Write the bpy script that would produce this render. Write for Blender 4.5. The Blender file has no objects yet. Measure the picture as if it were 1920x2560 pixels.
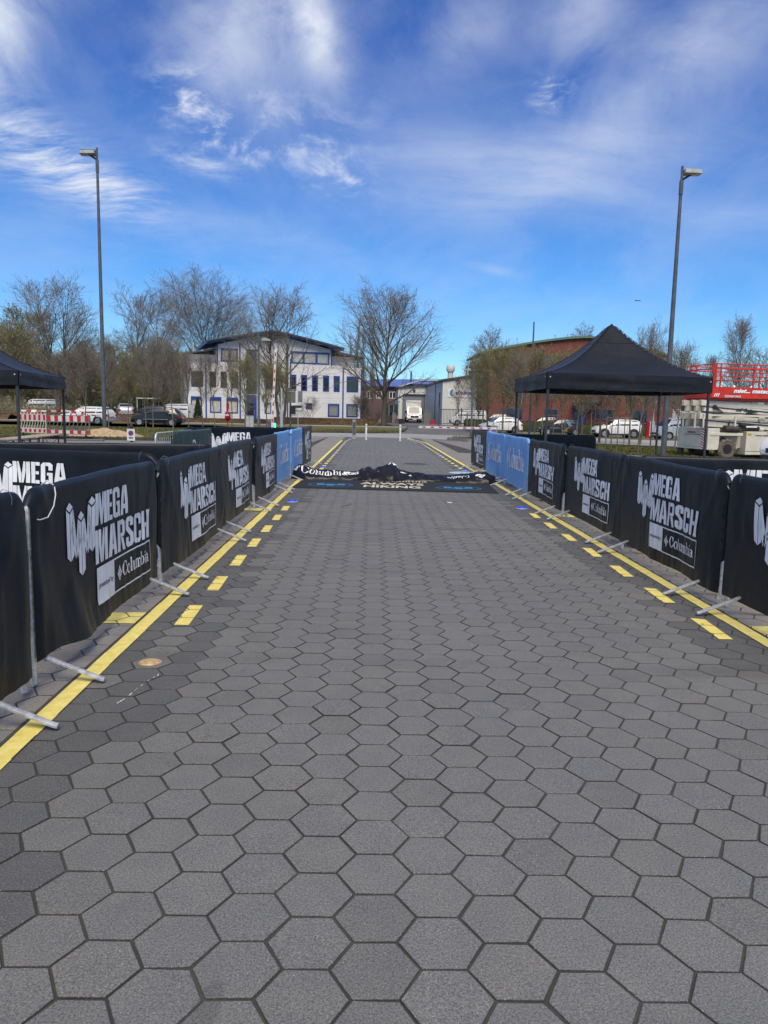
import bpy, bmesh, math, random
import numpy as np
from mathutils import Vector, Matrix, noise
from mathutils.geometry import tessellate_polygon
PI = math.pi; rad = math.radians
SC = bpy.context.scene; COL = SC.collection
rnd = random.Random(7)

# ------------------------------------------------------------------ camera
def camera():
    pit, roll, yaw, f = 0.130810, 0.0195354, -0.0173941, 1904.13
    cp, sp, cy, sy = math.cos(pit), math.sin(pit), math.cos(yaw), math.sin(yaw)
    fw = Vector((-sy*cp, cy*cp, -sp)); rt = Vector((cy, sy, 0)); up = rt.cross(fw)
    r2 = math.cos(roll)*rt + math.sin(roll)*up; u2 = -math.sin(roll)*rt + math.cos(roll)*up
    c = bpy.data.cameras.new('camera'); o = bpy.data.objects.new('camera', c); COL.objects.link(o)
    c.sensor_fit = 'VERTICAL'; c.sensor_height = 24; c.sensor_width = 18; c.lens = f/2560*24
    c.clip_start = .05; c.clip_end = 12000
    o.matrix_world = Matrix(((r2.x, u2.x, -fw.x, 0), (r2.y, u2.y, -fw.y, 0), (r2.z, u2.z, -fw.z, 1.55), (0, 0, 0, 1)))
    SC.camera = o
camera()

# ------------------------------------------------------------------ light
SUN_EL, SUN_AZ = 54, 176          # azimuth measured from +Y towards +X
SC.view_settings.view_transform = 'Standard'; SC.view_settings.look = 'None'
SC.view_settings.exposure = 1.32; SC.view_settings.gamma = 1; SC.view_settings.use_curve_mapping = False

class NT:
    """small helper to wire shader nodes"""
    def __init__(s, tree): s.t = tree; s.n = tree.nodes; s.l = tree.links
    def new(s, typ, **kw):
        nd = s.n.new(typ)
        for k, v in kw.items():
            if k.startswith('_'): setattr(nd, k[1:], v)
            else: s.put(nd.inputs[k.replace('__', ' ')], v)
        return nd
    def put(s, sock, v):
        if isinstance(v, bpy.types.NodeSocket): s.l.new(v, sock)
        elif isinstance(v, bpy.types.Node): s.l.new(v.outputs[0], sock)
        else: sock.default_value = v
    def math(s, op, a, b=0.0, c=None, clamp=False):
        nd = s.n.new('ShaderNodeMath'); nd.operation = op; nd.use_clamp = clamp
        s.put(nd.inputs[0], a); s.put(nd.inputs[1], b)
        if c is not None: s.put(nd.inputs[2], c)
        return nd.outputs[0]
    def mix(s, f, a, b, mode='MIX'):
        nd = s.n.new('ShaderNodeMix'); nd.data_type = 'RGBA'; nd.blend_type = mode
        s.put(nd.inputs[0], f); s.put(nd.inputs[6], a); s.put(nd.inputs[7], b); return nd.outputs[2]
    def noise(s, vec, scale, detail=3, rough=.55, dist=0):
        nd = s.n.new('ShaderNodeTexNoise'); s.put(nd.inputs['Scale'], scale); nd.inputs['Detail'].default_value = detail
        nd.inputs['Roughness'].default_value = rough; nd.inputs['Distortion'].default_value = dist
        if vec is not None: s.put(nd.inputs['Vector'], vec)
        return nd.outputs['Fac']
    def ramp(s, f, lo, hi):
        nd = s.n.new('ShaderNodeMapRange'); nd.interpolation_type = 'SMOOTHSTEP'; s.put(nd.inputs[0], f)
        nd.inputs[1].default_value = lo; nd.inputs[2].default_value = hi; return nd.outputs[0]

def sky():
    w = bpy.data.worlds.new('World'); SC.world = w; w.use_nodes = True
    k = NT(w.node_tree); k.n.clear()
    out = k.new('ShaderNodeOutputWorld'); bg = k.new('ShaderNodeBackground')
    st = k.n.new('ShaderNodeTexSky'); st.sky_type = 'NISHITA'; st.sun_disc = False
    st.sun_elevation = rad(SUN_EL); st.sun_rotation = rad(SUN_AZ); st.altitude = 0; st.air_density = 1.0; st.dust_density = .15; st.ozone_density = 3.2
    tc = k.n.new('ShaderNodeTexCoord'); sp = k.new('ShaderNodeSeparateXYZ', Vector=tc.outputs['Generated'])
    x, y, z = sp.outputs
    az = k.math('MULTIPLY', k.math('ARCTAN2', x, y), 180/PI); el = k.math('MULTIPLY', k.math('ARCSINE', z), 180/PI)
    zz = k.math('ADD', k.math('MAXIMUM', z, 0.0), .34)
    pv = k.new('ShaderNodeCombineXYZ', X=k.math('DIVIDE', x, zz), Y=k.math('DIVIDE', y, zz), Z=0.0)
    warp = k.n.new('ShaderNodeTexNoise'); warp.inputs['Scale'].default_value = 1.3; warp.inputs['Detail'].default_value = 3; k.put(warp.inputs['Vector'], pv)
    wv = k.n.new('ShaderNodeVectorMath'); wv.operation = 'MULTIPLY_ADD'
    k.put(wv.inputs[0], warp.outputs['Color']); wv.inputs[1].default_value = (.30, .30, 0); k.put(wv.inputs[2], pv)
    P = wv.outputs[0]
    def mapped(rot, sx, sy):
        m = k.n.new('ShaderNodeMapping'); k.put(m.inputs['Vector'], P)
        m.inputs['Rotation'].default_value = (0, 0, rad(rot)); m.inputs['Scale'].default_value = (sx, sy, 1); return m.outputs[0]
    soft = k.noise(mapped(25, 1.5, 1.0), 2.6, 9, .62, .3)
    fine = k.noise(mapped(-12, 1.6, 5.5), 5.0, 9, .70, .3)
    puff = k.noise(mapped(5, 1.6, 1.9), 8.5, 9, .64, .25)
    streak = k.noise(mapped(-22, .9, 3.2), 2.0, 9, .64, .2)
    def gauss(a0, e0, sa, se, rot=0.0):
        ca, sa_ = math.cos(rad(rot)), math.sin(rad(rot))
        da = k.math('SUBTRACT', az, a0); de = k.math('SUBTRACT', el, e0)
        u = k.math('DIVIDE', k.math('ADD', k.math('MULTIPLY', da, ca), k.math('MULTIPLY', de, sa_)), sa)
        v = k.math('DIVIDE', k.math('SUBTRACT', k.math('MULTIPLY', de, ca), k.math('MULTIPLY', da, sa_)), se)
        q = k.math('ADD', k.math('MULTIPLY', u, u), k.math('MULTIPLY', v, v))
        return k.math('EXPONENT', k.math('MULTIPLY', q, -1.0))
    def layer(tex, lo, hi, amp, gs):
        tot = None
        for g in gs:
            a = k.math('MULTIPLY', gauss(*g[1:]), g[0])
            tot = a if tot is None else k.math('ADD', tot, a)
        return k.math('MULTIPLY', k.math('MULTIPLY', k.ramp(tex, lo, hi), tot), amp)
    thick = layer(soft, .25, .68, 1.0, [(1.25, -25.5, 22.2, 2.6, 4.4, -24), (.52, -9, 25.5, 5.4, 3.2), (.95, -4.4, 24.6, 1.5, 3.4, 25), (.35, -11, 22, 4, 3), (.35, 6, 24.6, 3.4, 1.8, 25), (.5, 14, 26, 3, 2.6, 40), (.3, 20, 22, 8, 3, 30)])
    cirr = layer(streak, .05, .95, 1.0, [(.62, 10.5, 16.4, 8.0, 2.3, 14), (.45, 17.5, 16.4, 7.5, 2.2, 6), (.45, 3, 17.5, 7, 2.2), (.36, 19, 21.5, 6, 2.0, 32), (.28, 24, 24, 5, 2.2, 20), (.32, 24, 13.0, 7, 1.3, -4), (.42, 8.6, 10.2, 1.7, .32, -12), (.25, -9, 12, 9, 1.2, -10)])
    bits = layer(puff, .44, .78, 1.0, [(1.0, -12.6, 20.4, 2.4, 1.6, -25), (.75, -11.4, 18.0, 3.0, 1.2, -20), (.8, -2.8, 16.3, 2.4, 1.3, -15), (.7, -6.5, 18.0, 5.5, 1.6), (1.6, 12.2, 21.2, 1.2, .9), (.4, -8, 20.5, 7, 1.2)])
    rip = layer(fine, .30, .80, 1.0, [(.95, -23.5, 16.6, 4.2, 1.8, -18), (.8, -18.2, 14.3, 3.6, 1.4, -16), (.8, -12.6, 16.5, 3.0, .7, -12), (.5, -21, 14.5, 5, 1.6, -12)])
    veil = k.math('MULTIPLY', k.ramp(soft, .28, .75), .18)
    # beyond the frame the cirrus goes on, made cloudier to whiten the ambient light
    aside = k.math('MULTIPLY', k.ramp(k.math('ABSOLUTE', az), 27, 50), k.math('MULTIPLY', k.ramp(streak, .30, .70), .75))
    above = k.math('MULTIPLY', k.ramp(el, 27, 45), k.math('MULTIPLY', k.ramp(soft, .40, .74), .55))
    over = k.math('MAXIMUM', aside, above)
    dens = over
    for q in (thick, cirr, bits, rip, veil):
        dens = k.math('SUBTRACT', k.math('ADD', dens, q), k.math('MULTIPLY', dens, q))
    dens = k.math('MULTIPLY', dens, k.ramp(el, -1, 9), clamp=True)
    hsv = k.new('ShaderNodeHueSaturation', Saturation=SKY_SAT, Value=SKY_VAL, Color=st.outputs[0])
    lo = k.mix(k.ramp(el, -1, 11), (.29, .45, .59, 1), (.215, .39, .575, 1)); hi = k.mix(k.ramp(el, 8, 26), lo, (.112, .268, .52, 1))
    tint = k.mix(1.0, hsv.outputs[0], hi, 'MULTIPLY')
    col = k.mix(dens, tint, CLOUD, 'MIX')
    k.put(bg.inputs['Color'], col); bg.inputs['Strength'].default_value = SKY_STR
    k.l.new(bg.outputs[0], out.inputs[0])
SKY_SAT, SKY_VAL, SKY_TINT, CLOUD, SKY_STR = 1.1, 1.0, (1, 1, 1, 1), (3.0, 3.25, 3.75, 1), .10
sky()
sl = bpy.data.lights.new('sun', 'SUN'); so = bpy.data.objects.new('sun', sl); COL.objects.link(so)
sl.energy = 1.5; sl.angle = rad(30); sl.color = (1, .88, .70)
_s = Vector((math.sin(rad(SUN_AZ))*math.cos(rad(SUN_EL)), math.cos(rad(SUN_AZ))*math.cos(rad(SUN_EL)), math.sin(rad(SUN_EL))))
so.rotation_euler = _s.to_track_quat('Z', 'Y').to_euler()

# ------------------------------------------------------------------ materials
MATS = {}
def mat(name, color=(.5, .5, .5), rough=.6, var=.12, nscale=6, metal=0, spec=.5, bump=0, bscale=60, coat=0, color2=None, emit=None, alpha=None, grime=0):
    if name in MATS: return MATS[name]
    m = bpy.data.materials.new(name); m.use_nodes = True; k = NT(m.node_tree); b = k.n['Principled BSDF']
    geo = k.n.new('ShaderNodeNewGeometry'); pos = geo.outputs['Position']
    n = k.noise(pos, nscale, 5, .6)
    c2 = color2 or tuple(max(0, v*(1-2*var)) for v in color)
    c1 = color if color2 else tuple(min(1, v*(1+var)) for v in color)
    col = k.mix(k.ramp(n, .3, .7), (*c2, 1), (*c1, 1))
    if grime:
        g = k.noise(pos, nscale*.23, 6, .7, .5)
        col = k.mix(k.math('MULTIPLY', k.ramp(g, .48, .75), grime), col, (.09, .08, .065, 1))
    k.put(b.inputs['Base Color'], col)
    k.put(b.inputs['Roughness'], k.math('ADD', k.math('MULTIPLY', k.math('SUBTRACT', n, .5), .25), rough, clamp=True))
    b.inputs['Metallic'].default_value = metal; b.inputs['Specular IOR Level'].default_value = spec
    if coat: b.inputs['Coat Weight'].default_value = coat; b.inputs['Coat Roughness'].default_value = .06
    if emit: b.inputs['Emission Color'].default_value = (*color, 1); b.inputs['Emission Strength'].default_value = emit
    if bump:
        bn = k.noise(pos, bscale, 4, .6)
        bp = k.new('ShaderNodeBump', Strength=bump, Distance=.01, Height=bn); k.put(b.inputs['Normal'], bp)
    MATS[name] = m; return m

def special(name):
    m = bpy.data.materials.new(name); m.use_nodes = True; k = NT(m.node_tree); MATS[name] = m
    geo = k.n.new('ShaderNodeNewGeometry'); return m, k, k.n['Principled BSDF'], geo.outputs['Position']

def make_paver():
    m, k, b, pos = special('concrete_paver')
    at = k.n.new('ShaderNodeAttribute'); at.attribute_name = 'tone'
    big = k.noise(pos, .55, 4, .6); med = k.noise(pos, 7, 4, .6); fine = k.noise(pos, 150, 4, .75)
    col = k.mix(k.ramp(big, .35, .7), at.outputs['Color'], (1.10, 1.09, 1.07, 1), 'MULTIPLY')
    col = k.mix(k.ramp(med, .3, .7), col, (.90, .91, .94, 1), 'MULTIPLY')
    col = k.mix(1.0, col, k.mix(k.ramp(fine, .3, .7), (.52, .52, .52, 1), (1.5, 1.5, 1.5, 1)), 'MULTIPLY')
    sp = k.noise(pos, 230, 1, .5); col = k.mix(k.math('MULTIPLY', k.ramp(sp, .68, .76), .75), col, (.5, .5, .49, 1))
    dk = k.noise(pos, 210, 1, .5); col = k.mix(k.math('MULTIPLY', k.ramp(dk, .68, .78), .5), col, (.02, .02, .02, 1))
    # sparse spilt-drink and rubber stains
    st = k.noise(pos, 1.7, 2, .5, 1.0); col = k.mix(k.math('MULTIPLY', k.ramp(st, .70, .76), .28), col, (.03, .03, .032, 1))
    # a few dark rubber arcs and spots left by wheels
    ms = k.n.new('ShaderNodeTexWave'); k.put(ms.inputs['Vector'], pos); ms.bands_direction = 'Y'; ms.inputs['Scale'].default_value = .11; ms.inputs['Distortion'].default_value = 3.5; ms.inputs['Detail'].default_value = 2; ms.inputs['Detail Scale'].default_value = .5
    col = k.mix(k.math('MULTIPLY', k.math('MULTIPLY', k.ramp(ms.outputs['Fac'], .975, .999), k.ramp(big, .45, .6)), .30), col, (.05, .05, .05, 1))
    spt = k.n.new('ShaderNodeTexVoronoi'); k.put(spt.inputs['Vector'], pos); spt.inputs['Scale'].default_value = 2.1
    col = k.mix(k.math('MULTIPLY', k.math('SUBTRACT', 1.0, k.ramp(spt.outputs['Distance'], .018, .04)), .45), col, (.05, .05, .048, 1))
    k.put(b.inputs['Base Color'], col); b.inputs['Roughness'].default_value = .82; b.inputs['Specular IOR Level'].default_value = .35
    bp = k.new('ShaderNodeBump', Strength=.55, Distance=.0025, Height=fine); k.put(b.inputs['Normal'], bp); return m
def make_joint():
    m, k, b, pos = special('joint_sand')
    n = k.noise(pos, 3, 5, .6); f = k.noise(pos, 180, 3, .7)
    col = k.mix(k.ramp(n, .4, .65), (.036, .036, .034, 1), (.058, .059, .048, 1))
    col = k.mix(k.ramp(f, .5, .75), col, (.075, .068, .052, 1))
    k.put(b.inputs['Base Color'], col); b.inputs['Roughness'].default_value = .95
    bp = k.new('ShaderNodeBump', Strength=.8, Distance=.004, Height=f); k.put(b.inputs['Normal'], bp)
def make_line():
    m, k, b, pos = special('yellow_paint')
    n = k.noise(pos, 14, 5, .65); w = k.noise(pos, 8, 7, .7, .6); f = k.noise(pos, 200, 2, .6)
    col = k.mix(k.ramp(n, .3, .7), (.68, .56, .12, 1), (.80, .70, .24, 1))
    col = k.mix(k.math('MULTIPLY', k.ramp(f, .55, .75), .25), col, (.35, .27, .06, 1))
    col = k.mix(k.ramp(w, .655, .675), col, (.05, .045, .035, 1))
    k.put(b.inputs['Base Color'], col); b.inputs['Roughness'].default_value = .7
def make_forecourt():
    m, k, b, pos = special('forecourt_paving')
    br = k.n.new('ShaderNodeTexBrick'); k.put(br.inputs['Vector'], pos); br.inputs['Scale'].default_value = 1
    br.inputs['Brick Width'].default_value = .2; br.inputs['Row Height'].default_value = .1; br.inputs['Mortar Size'].default_value = .006
    br.inputs['Color1'].default_value = (.235, .225, .21, 1); br.inputs['Color2'].default_value = (.20, .193, .18, 1); br.inputs['Mortar'].default_value = (.10, .098, .09, 1)
    n = k.noise(pos, .25, 5, .6, .6)
    col = k.mix(k.ramp(n, .35, .7), br.outputs[0], (.82, .82, .84, 1), 'MULTIPLY')
    k.put(b.inputs['Base Color'], col); b.inputs['Roughness'].default_value = .85
def make_asphalt(name, a, c):
    m, k, b, pos = special(name)
    n = k.noise(pos, .35, 6, .65, .8); f = k.noise(pos, 90, 2, .7); s = k.noise(pos, 1.8, 7, .7, 1.5)
    col = k.mix(k.ramp(n, .35, .68), (*a, 1), (*c, 1))
    col = k.mix(k.ramp(f, .3, .75), col, (1.25, 1.25, 1.25, 1), 'MULTIPLY')
    col = k.mix(k.math('MULTIPLY', k.ramp(s, .62, .66), .4), col, (.05, .05, .05, 1))
    k.put(b.inputs['Base Color'], col); b.inputs['Roughness'].default_value = .88
def make_grass(name, a, c, d):
    m, k, b, pos = special(name)
    n = k.noise(pos, .5, 6, .65, .6); f = k.noise(pos, 14, 5, .75)
    col = k.mix(k.ramp(f, .3, .7), (*a, 1), (*c, 1)); col = k.mix(k.math('MULTIPLY', k.ramp(n, .45, .72), .7), col, (*d, 1))
    k.put(b.inputs['Base Color'], col); b.inputs['Roughness'].default_value = .95; b.inputs['Specular IOR Level'].default_value = .1
    bp = k.new('ShaderNodeBump', Strength=1, Distance=.06, Height=f); k.put(b.inputs['Normal'], bp)
def make_banner(name, a, c, rough=.42):
    m, k, b, pos = special(name)
    n = k.noise(pos, 3.0, 6, .65, .8); d = k.noise(pos, 34, 4, .7); wv = k.n.new('ShaderNodeTexNoise')
    col = k.mix(k.ramp(n, .3, .75), (*a, 1), (*c, 1))
    st = k.new('ShaderNodeMapping', Vector=pos); st.inputs['Scale'].default_value = (9, 9, .8)
    sn = k.noise(st.outputs[0], 1, 5, .7)
    col = k.mix(k.math('MULTIPLY', k.ramp(sn, .56, .78), .20), col, tuple(min(1, v*3.2+.02) for v in c)+(1,))
    col = k.mix(k.math('MULTIPLY', k.ramp(d, .66, .76), .16), col, (.22, .23, .24, 1))
    k.put(b.inputs['Base Color'], col); k.put(b.inputs['Roughness'], k.math('ADD', k.math('MULTIPLY', n, .3), rough-.12))
    b.inputs['Specular IOR Level'].default_value = .26
    b.inputs['Sheen Weight'].default_value = .03; b.inputs['Sheen Roughness'].default_value = .4
    weave = k.n.new('ShaderNodeTexNoise'); k.put(weave.inputs['Vector'], pos); weave.inputs['Scale'].default_value = 24; weave.inputs['Detail'].default_value = 5
    bp = k.new('ShaderNodeBump', Strength=.25, Distance=.008, Height=weave.outputs['Fac']); k.put(b.inputs['Normal'], bp)
def make_brick():
    m, k, b, pos = special('red_brick')
    mp = k.new('ShaderNodeSeparateXYZ', Vector=pos); cv = k.new('ShaderNodeCombineXYZ', X=mp.outputs[0], Y=mp.outputs[2], Z=0.0)
    br = k.n.new('ShaderNodeTexBrick'); k.put(br.inputs['Vector'], cv); br.inputs['Scale'].default_value = 1
    br.inputs['Brick Width'].default_value = .25; br.inputs['Row Height'].default_value = .083; br.inputs['Mortar Size'].default_value = .008
    br.inputs['Color1'].default_value = (.24, .060, .040, 1); br.inputs['Color2'].default_value = (.15, .040, .030, 1); br.inputs['Mortar'].default_value = (.14, .085, .07, 1)
    n = k.noise(pos, .6, 5, .6); col = k.mix(k.ramp(n, .3, .7), br.outputs[0], (.8, .8, .82, 1), 'MULTIPLY')
    k.put(b.inputs['Base Color'], col); b.inputs['Roughness'].default_value = .9
def make_facade(name, a, seam=0, vert=False, dirt=.25):
    m, k, b, pos = special(name)
    sp = k.new('ShaderNodeSeparateXYZ', Vector=pos); n = k.noise(pos, .5, 6, .65)
    st = k.new('ShaderNodeMapping', Vector=pos); st.inputs['Scale'].default_value = (2.5, 2.5, .25); s2 = k.noise(st.outputs[0], 1, 6, .7)
    col = k.mix(k.ramp(n, .3, .7), (*a, 1), tuple(v*.93 for v in a)+(1,))
    col = k.mix(k.math('MULTIPLY', k.ramp(s2, .5, .8), dirt), col, tuple(v*.62 for v in a)+(1,))
    k.put(b.inputs['Base Color'], col); b.inputs['Roughness'].default_value = .65
    if seam:
        ax = sp.outputs[0] if vert else sp.outputs[2]
        fr = k.math('FRACT', k.math('DIVIDE', ax, seam)); e = k.ramp(k.math('ABSOLUTE', k.math('SUBTRACT', fr, .5)), .44, .5)
        bp = k.new('ShaderNodeBump', Strength=.7, Distance=.03, Height=k.math('SUBTRACT', 1.0, e)); k.put(b.inputs['Normal'], bp)
def make_bark(name, a, c):
    m, k, b, pos = special(name)
    mp = k.new('ShaderNodeMapping', Vector=pos); mp.inputs['Scale'].default_value = (6, 6, 1.2); n = k.noise(mp.outputs[0], 3, 6, .7)
    k.put(b.inputs['Base Color'], k.mix(k.ramp(n, .3, .7), (*a, 1), (*c, 1))); b.inputs['Roughness'].default_value = .9
def make_leaf(name, a, c, nscale=3.0):
    m, k, b, pos = special(name)
    oi = k.n.new('ShaderNodeObjectInfo'); n = k.noise(pos, nscale, 4, .7)
    col = k.mix(k.ramp(n, .3, .7), (*a, 1), (*c, 1))
    col = k.mix(k.math('MULTIPLY', oi.outputs['Random'], .45), col, tuple(v*.62 for v in a)+(1,))
    k.put(b.inputs['Base Color'], col); b.inputs['Roughness'].default_value = .8; b.inputs['Specular IOR Level'].default_value = .2
make_paver(); make_joint(); make_line(); make_forecourt()
make_asphalt('light_road', (.22, .22, .215), (.30, .30, .29)); make_asphalt('dark_road', (.085, .085, .085), (.13, .13, .128)); make_asphalt('sidewalk', (.21, .20, .185), (.27, .26, .235))
make_grass('grass', (.075, .082, .026), (.15, .15, .055), (.22, .19, .10)); make_grass('soil', (.06, .045, .03), (.11, .085, .055), (.07, .07, .035))
make_banner('black_mesh_fabric', (.0035, .006, .011), (.0075, .0115, .019)); make_banner('blue_mesh_fabric', (.15, .36, .72), (.19, .42, .78), .55)
make_banner('dark_green_fabric', (.025, .055, .045), (.04, .08, .065)); make_banner('tent_fabric', (.007, .0085, .013), (.012, .014, .021), .5)
make_banner('nylon', (.007, .007, .010), (.013, .013, .018), .33)
make_brick(); make_facade('white_panel', (.70, .70, .70), .6); make_facade('hall_white', (.62, .63, .58), .3, True, .15); make_facade('hall_side_shaded', (.42, .47, .55), .25, False, .15)  # the hall's side colour is its white with bluish shade put in
make_facade('brown_render', (.13, .085, .08)); make_facade('dark_brick', (.16, .075, .06))
make_bark('bark', (.055, .045, .036), (.13, .11, .085)); make_bark('twig', (.12, .10, .082), (.22, .19, .155)); make_bark('young_bark', (.09, .08, .055), (.17, .155, .11))
make_leaf('olive_bud', (.28, .275, .075), (.175, .18, .05)); make_leaf('pale_bud', (.33, .32, .18), (.22, .21, .10)); make_leaf('dry_leaf', (.15, .085, .05), (.08, .045, .03))
make_leaf('evergreen', (.018, .035, .012), (.035, .055, .02)); make_leaf('hedge_leaf', (.030, .045, .014), (.055, .065, .022)); make_leaf('brown_hedge', (.16, .105, .06), (.075, .055, .032))
mat('white_print', (.80, .82, .86), .5, .05, 5); mat('dark_print', (.03, .03, .035), .6); mat('cream_print', (.62, .58, .42), .6)
mat('blue_print', (.04, .22, .42), .5); mat('galvanised', (.62, .64, .66), .36, .15, 30, metal=.5); mat('grey_pole', (.10, .11, .13), .45, .12, 3, metal=.3)
mat('lamp_shell', (.32, .35, .33), .5); mat('lamp_glass', (.45, .45, .40), .15); mat('black_steel', (.02, .021, .024), .45); mat('dark_metal_leg', (.055, .057, .068), .4, metal=.5)
mat('mat_rubber', (.014, .016, .018), .85, .2, 40, bump=.4, bscale=400); mat('kerb_stone', (.21, .20, .185), .9, .2, 5, grime=.4); mat('kerb_dark', (.06, .052, .045), .9, .2, 5)
mat('blue_frame', (.012, .055, .26), .45, .08); mat('glass', (.012, .018, .024), .06, .3, 1.0, spec=.8); mat('grey_glass', (.06, .065, .065), .12, .35, .7); mat('blind', (.42, .44, .42), .6, .06)
mat('curtain', (.50, .49, .44), .7, .1, 4); mat('green_copper', (.10, .20, .15), .6); mat('blue_roof', (.10, .16, .42), .4); mat('dark_trim', (.05, .065, .08), .5); mat('door_grey', (.20, .22, .24), .5, .06)
mat('white_paint', (.74, .74, .73), .3, .04, 2, coat=.6); mat('silver_paint', (.48, .50, .52), .3, .06, 2, metal=.3, coat=.6); mat('black_paint', (.008, .009, .011), .3, .2, 2, coat=.5)
mat('darkgrey_paint', (.04, .045, .052), .3, .1, 2, coat=.8); mat('rubber', (.014, .014, .015), .8, .2, 20); mat('rim_metal', (.52, .54, .56), .3, .1, 10, metal=.6)
mat('plastic_black', (.018, .018, .02), .55); mat('car_glass', (.012, .015, .018), .08, .2, 1, spec=.4); mat('headlight', (.6, .62, .64), .12); mat('taillight', (.35, .01, .012), .2); mat('plate', (.62, .62, .6), .4)
mat('lift_red', (.58, .035, .014), .4, .12, 3, grime=.12); mat('lift_cream', (.64, .61, .52), .5, .06, 2, grime=.12); mat('tyre_dusty', (.14, .125, .10), .95, .25, 8, bump=.4)
mat('exhaust', (.055, .045, .04), .6, .25, 12); mat('red_print', (.45, .02, .025), .5); mat('barrier_red', (.42, .015, .025), .5, .12, 8, grime=.15); mat('barrier_white', (.56, .55, .50), .6, .1, 5, grime=.2)
mat('barrier_cream', (.58, .56, .46), .6, .08, 5); mat('barrier_grey', (.15, .15, .145), .7, .15, 5); mat('tape_white', (.68, .68, .67), .4); mat('timber', (.42, .33, .22), .6, .2, 12); mat('pale_timber', (.26, .22, .165), .8, .2, 6)
mat('sand_heap', (.40, .30, .18), .95, .15, 6, bump=.6, bscale=12); mat('sign_blue', (.035, .05, .20), .4); mat('pillar_metal', (.27, .27, .25), .5, .12, 5); mat('white_post', (.60, .61, .60), .5, .08, 5, grime=.15)
mat('amber_lens', (.42, .24, .065), .3, .35, 30, color2=(.62, .50, .30)); mat('blue_lens', (.03, .06, .85), .25, .1, 8); mat('pale_blue', (.42, .56, .68), .35); mat('cast_iron', (.075, .07, .065), .6, .25, 25, metal=.4)
mat('green_led', (.05, .9, .25), .4, emit=1.5); mat('blue_led', (.12, .12, .95), .4, emit=.5); mat('signal_red', (.55, .01, .02), .4); mat('yellow_sticker', (.6, .42, .04), .5); mat('sky_sticker', (.2, .5, .7), .5)
mat('litter', (.10, .05, .045), .9); mat('bin_blue', (.03, .05, .09), .6); mat('bin_grey', (.16, .165, .17), .7); mat('stain', (.06, .058, .056), .7); mat('rope', (.55, .54, .5), .7); mat('light_plastic', (.5, .53, .52), .5); mat('tie_plastic', (.12, .125, .13), .5)
MAT = MATS

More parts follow.
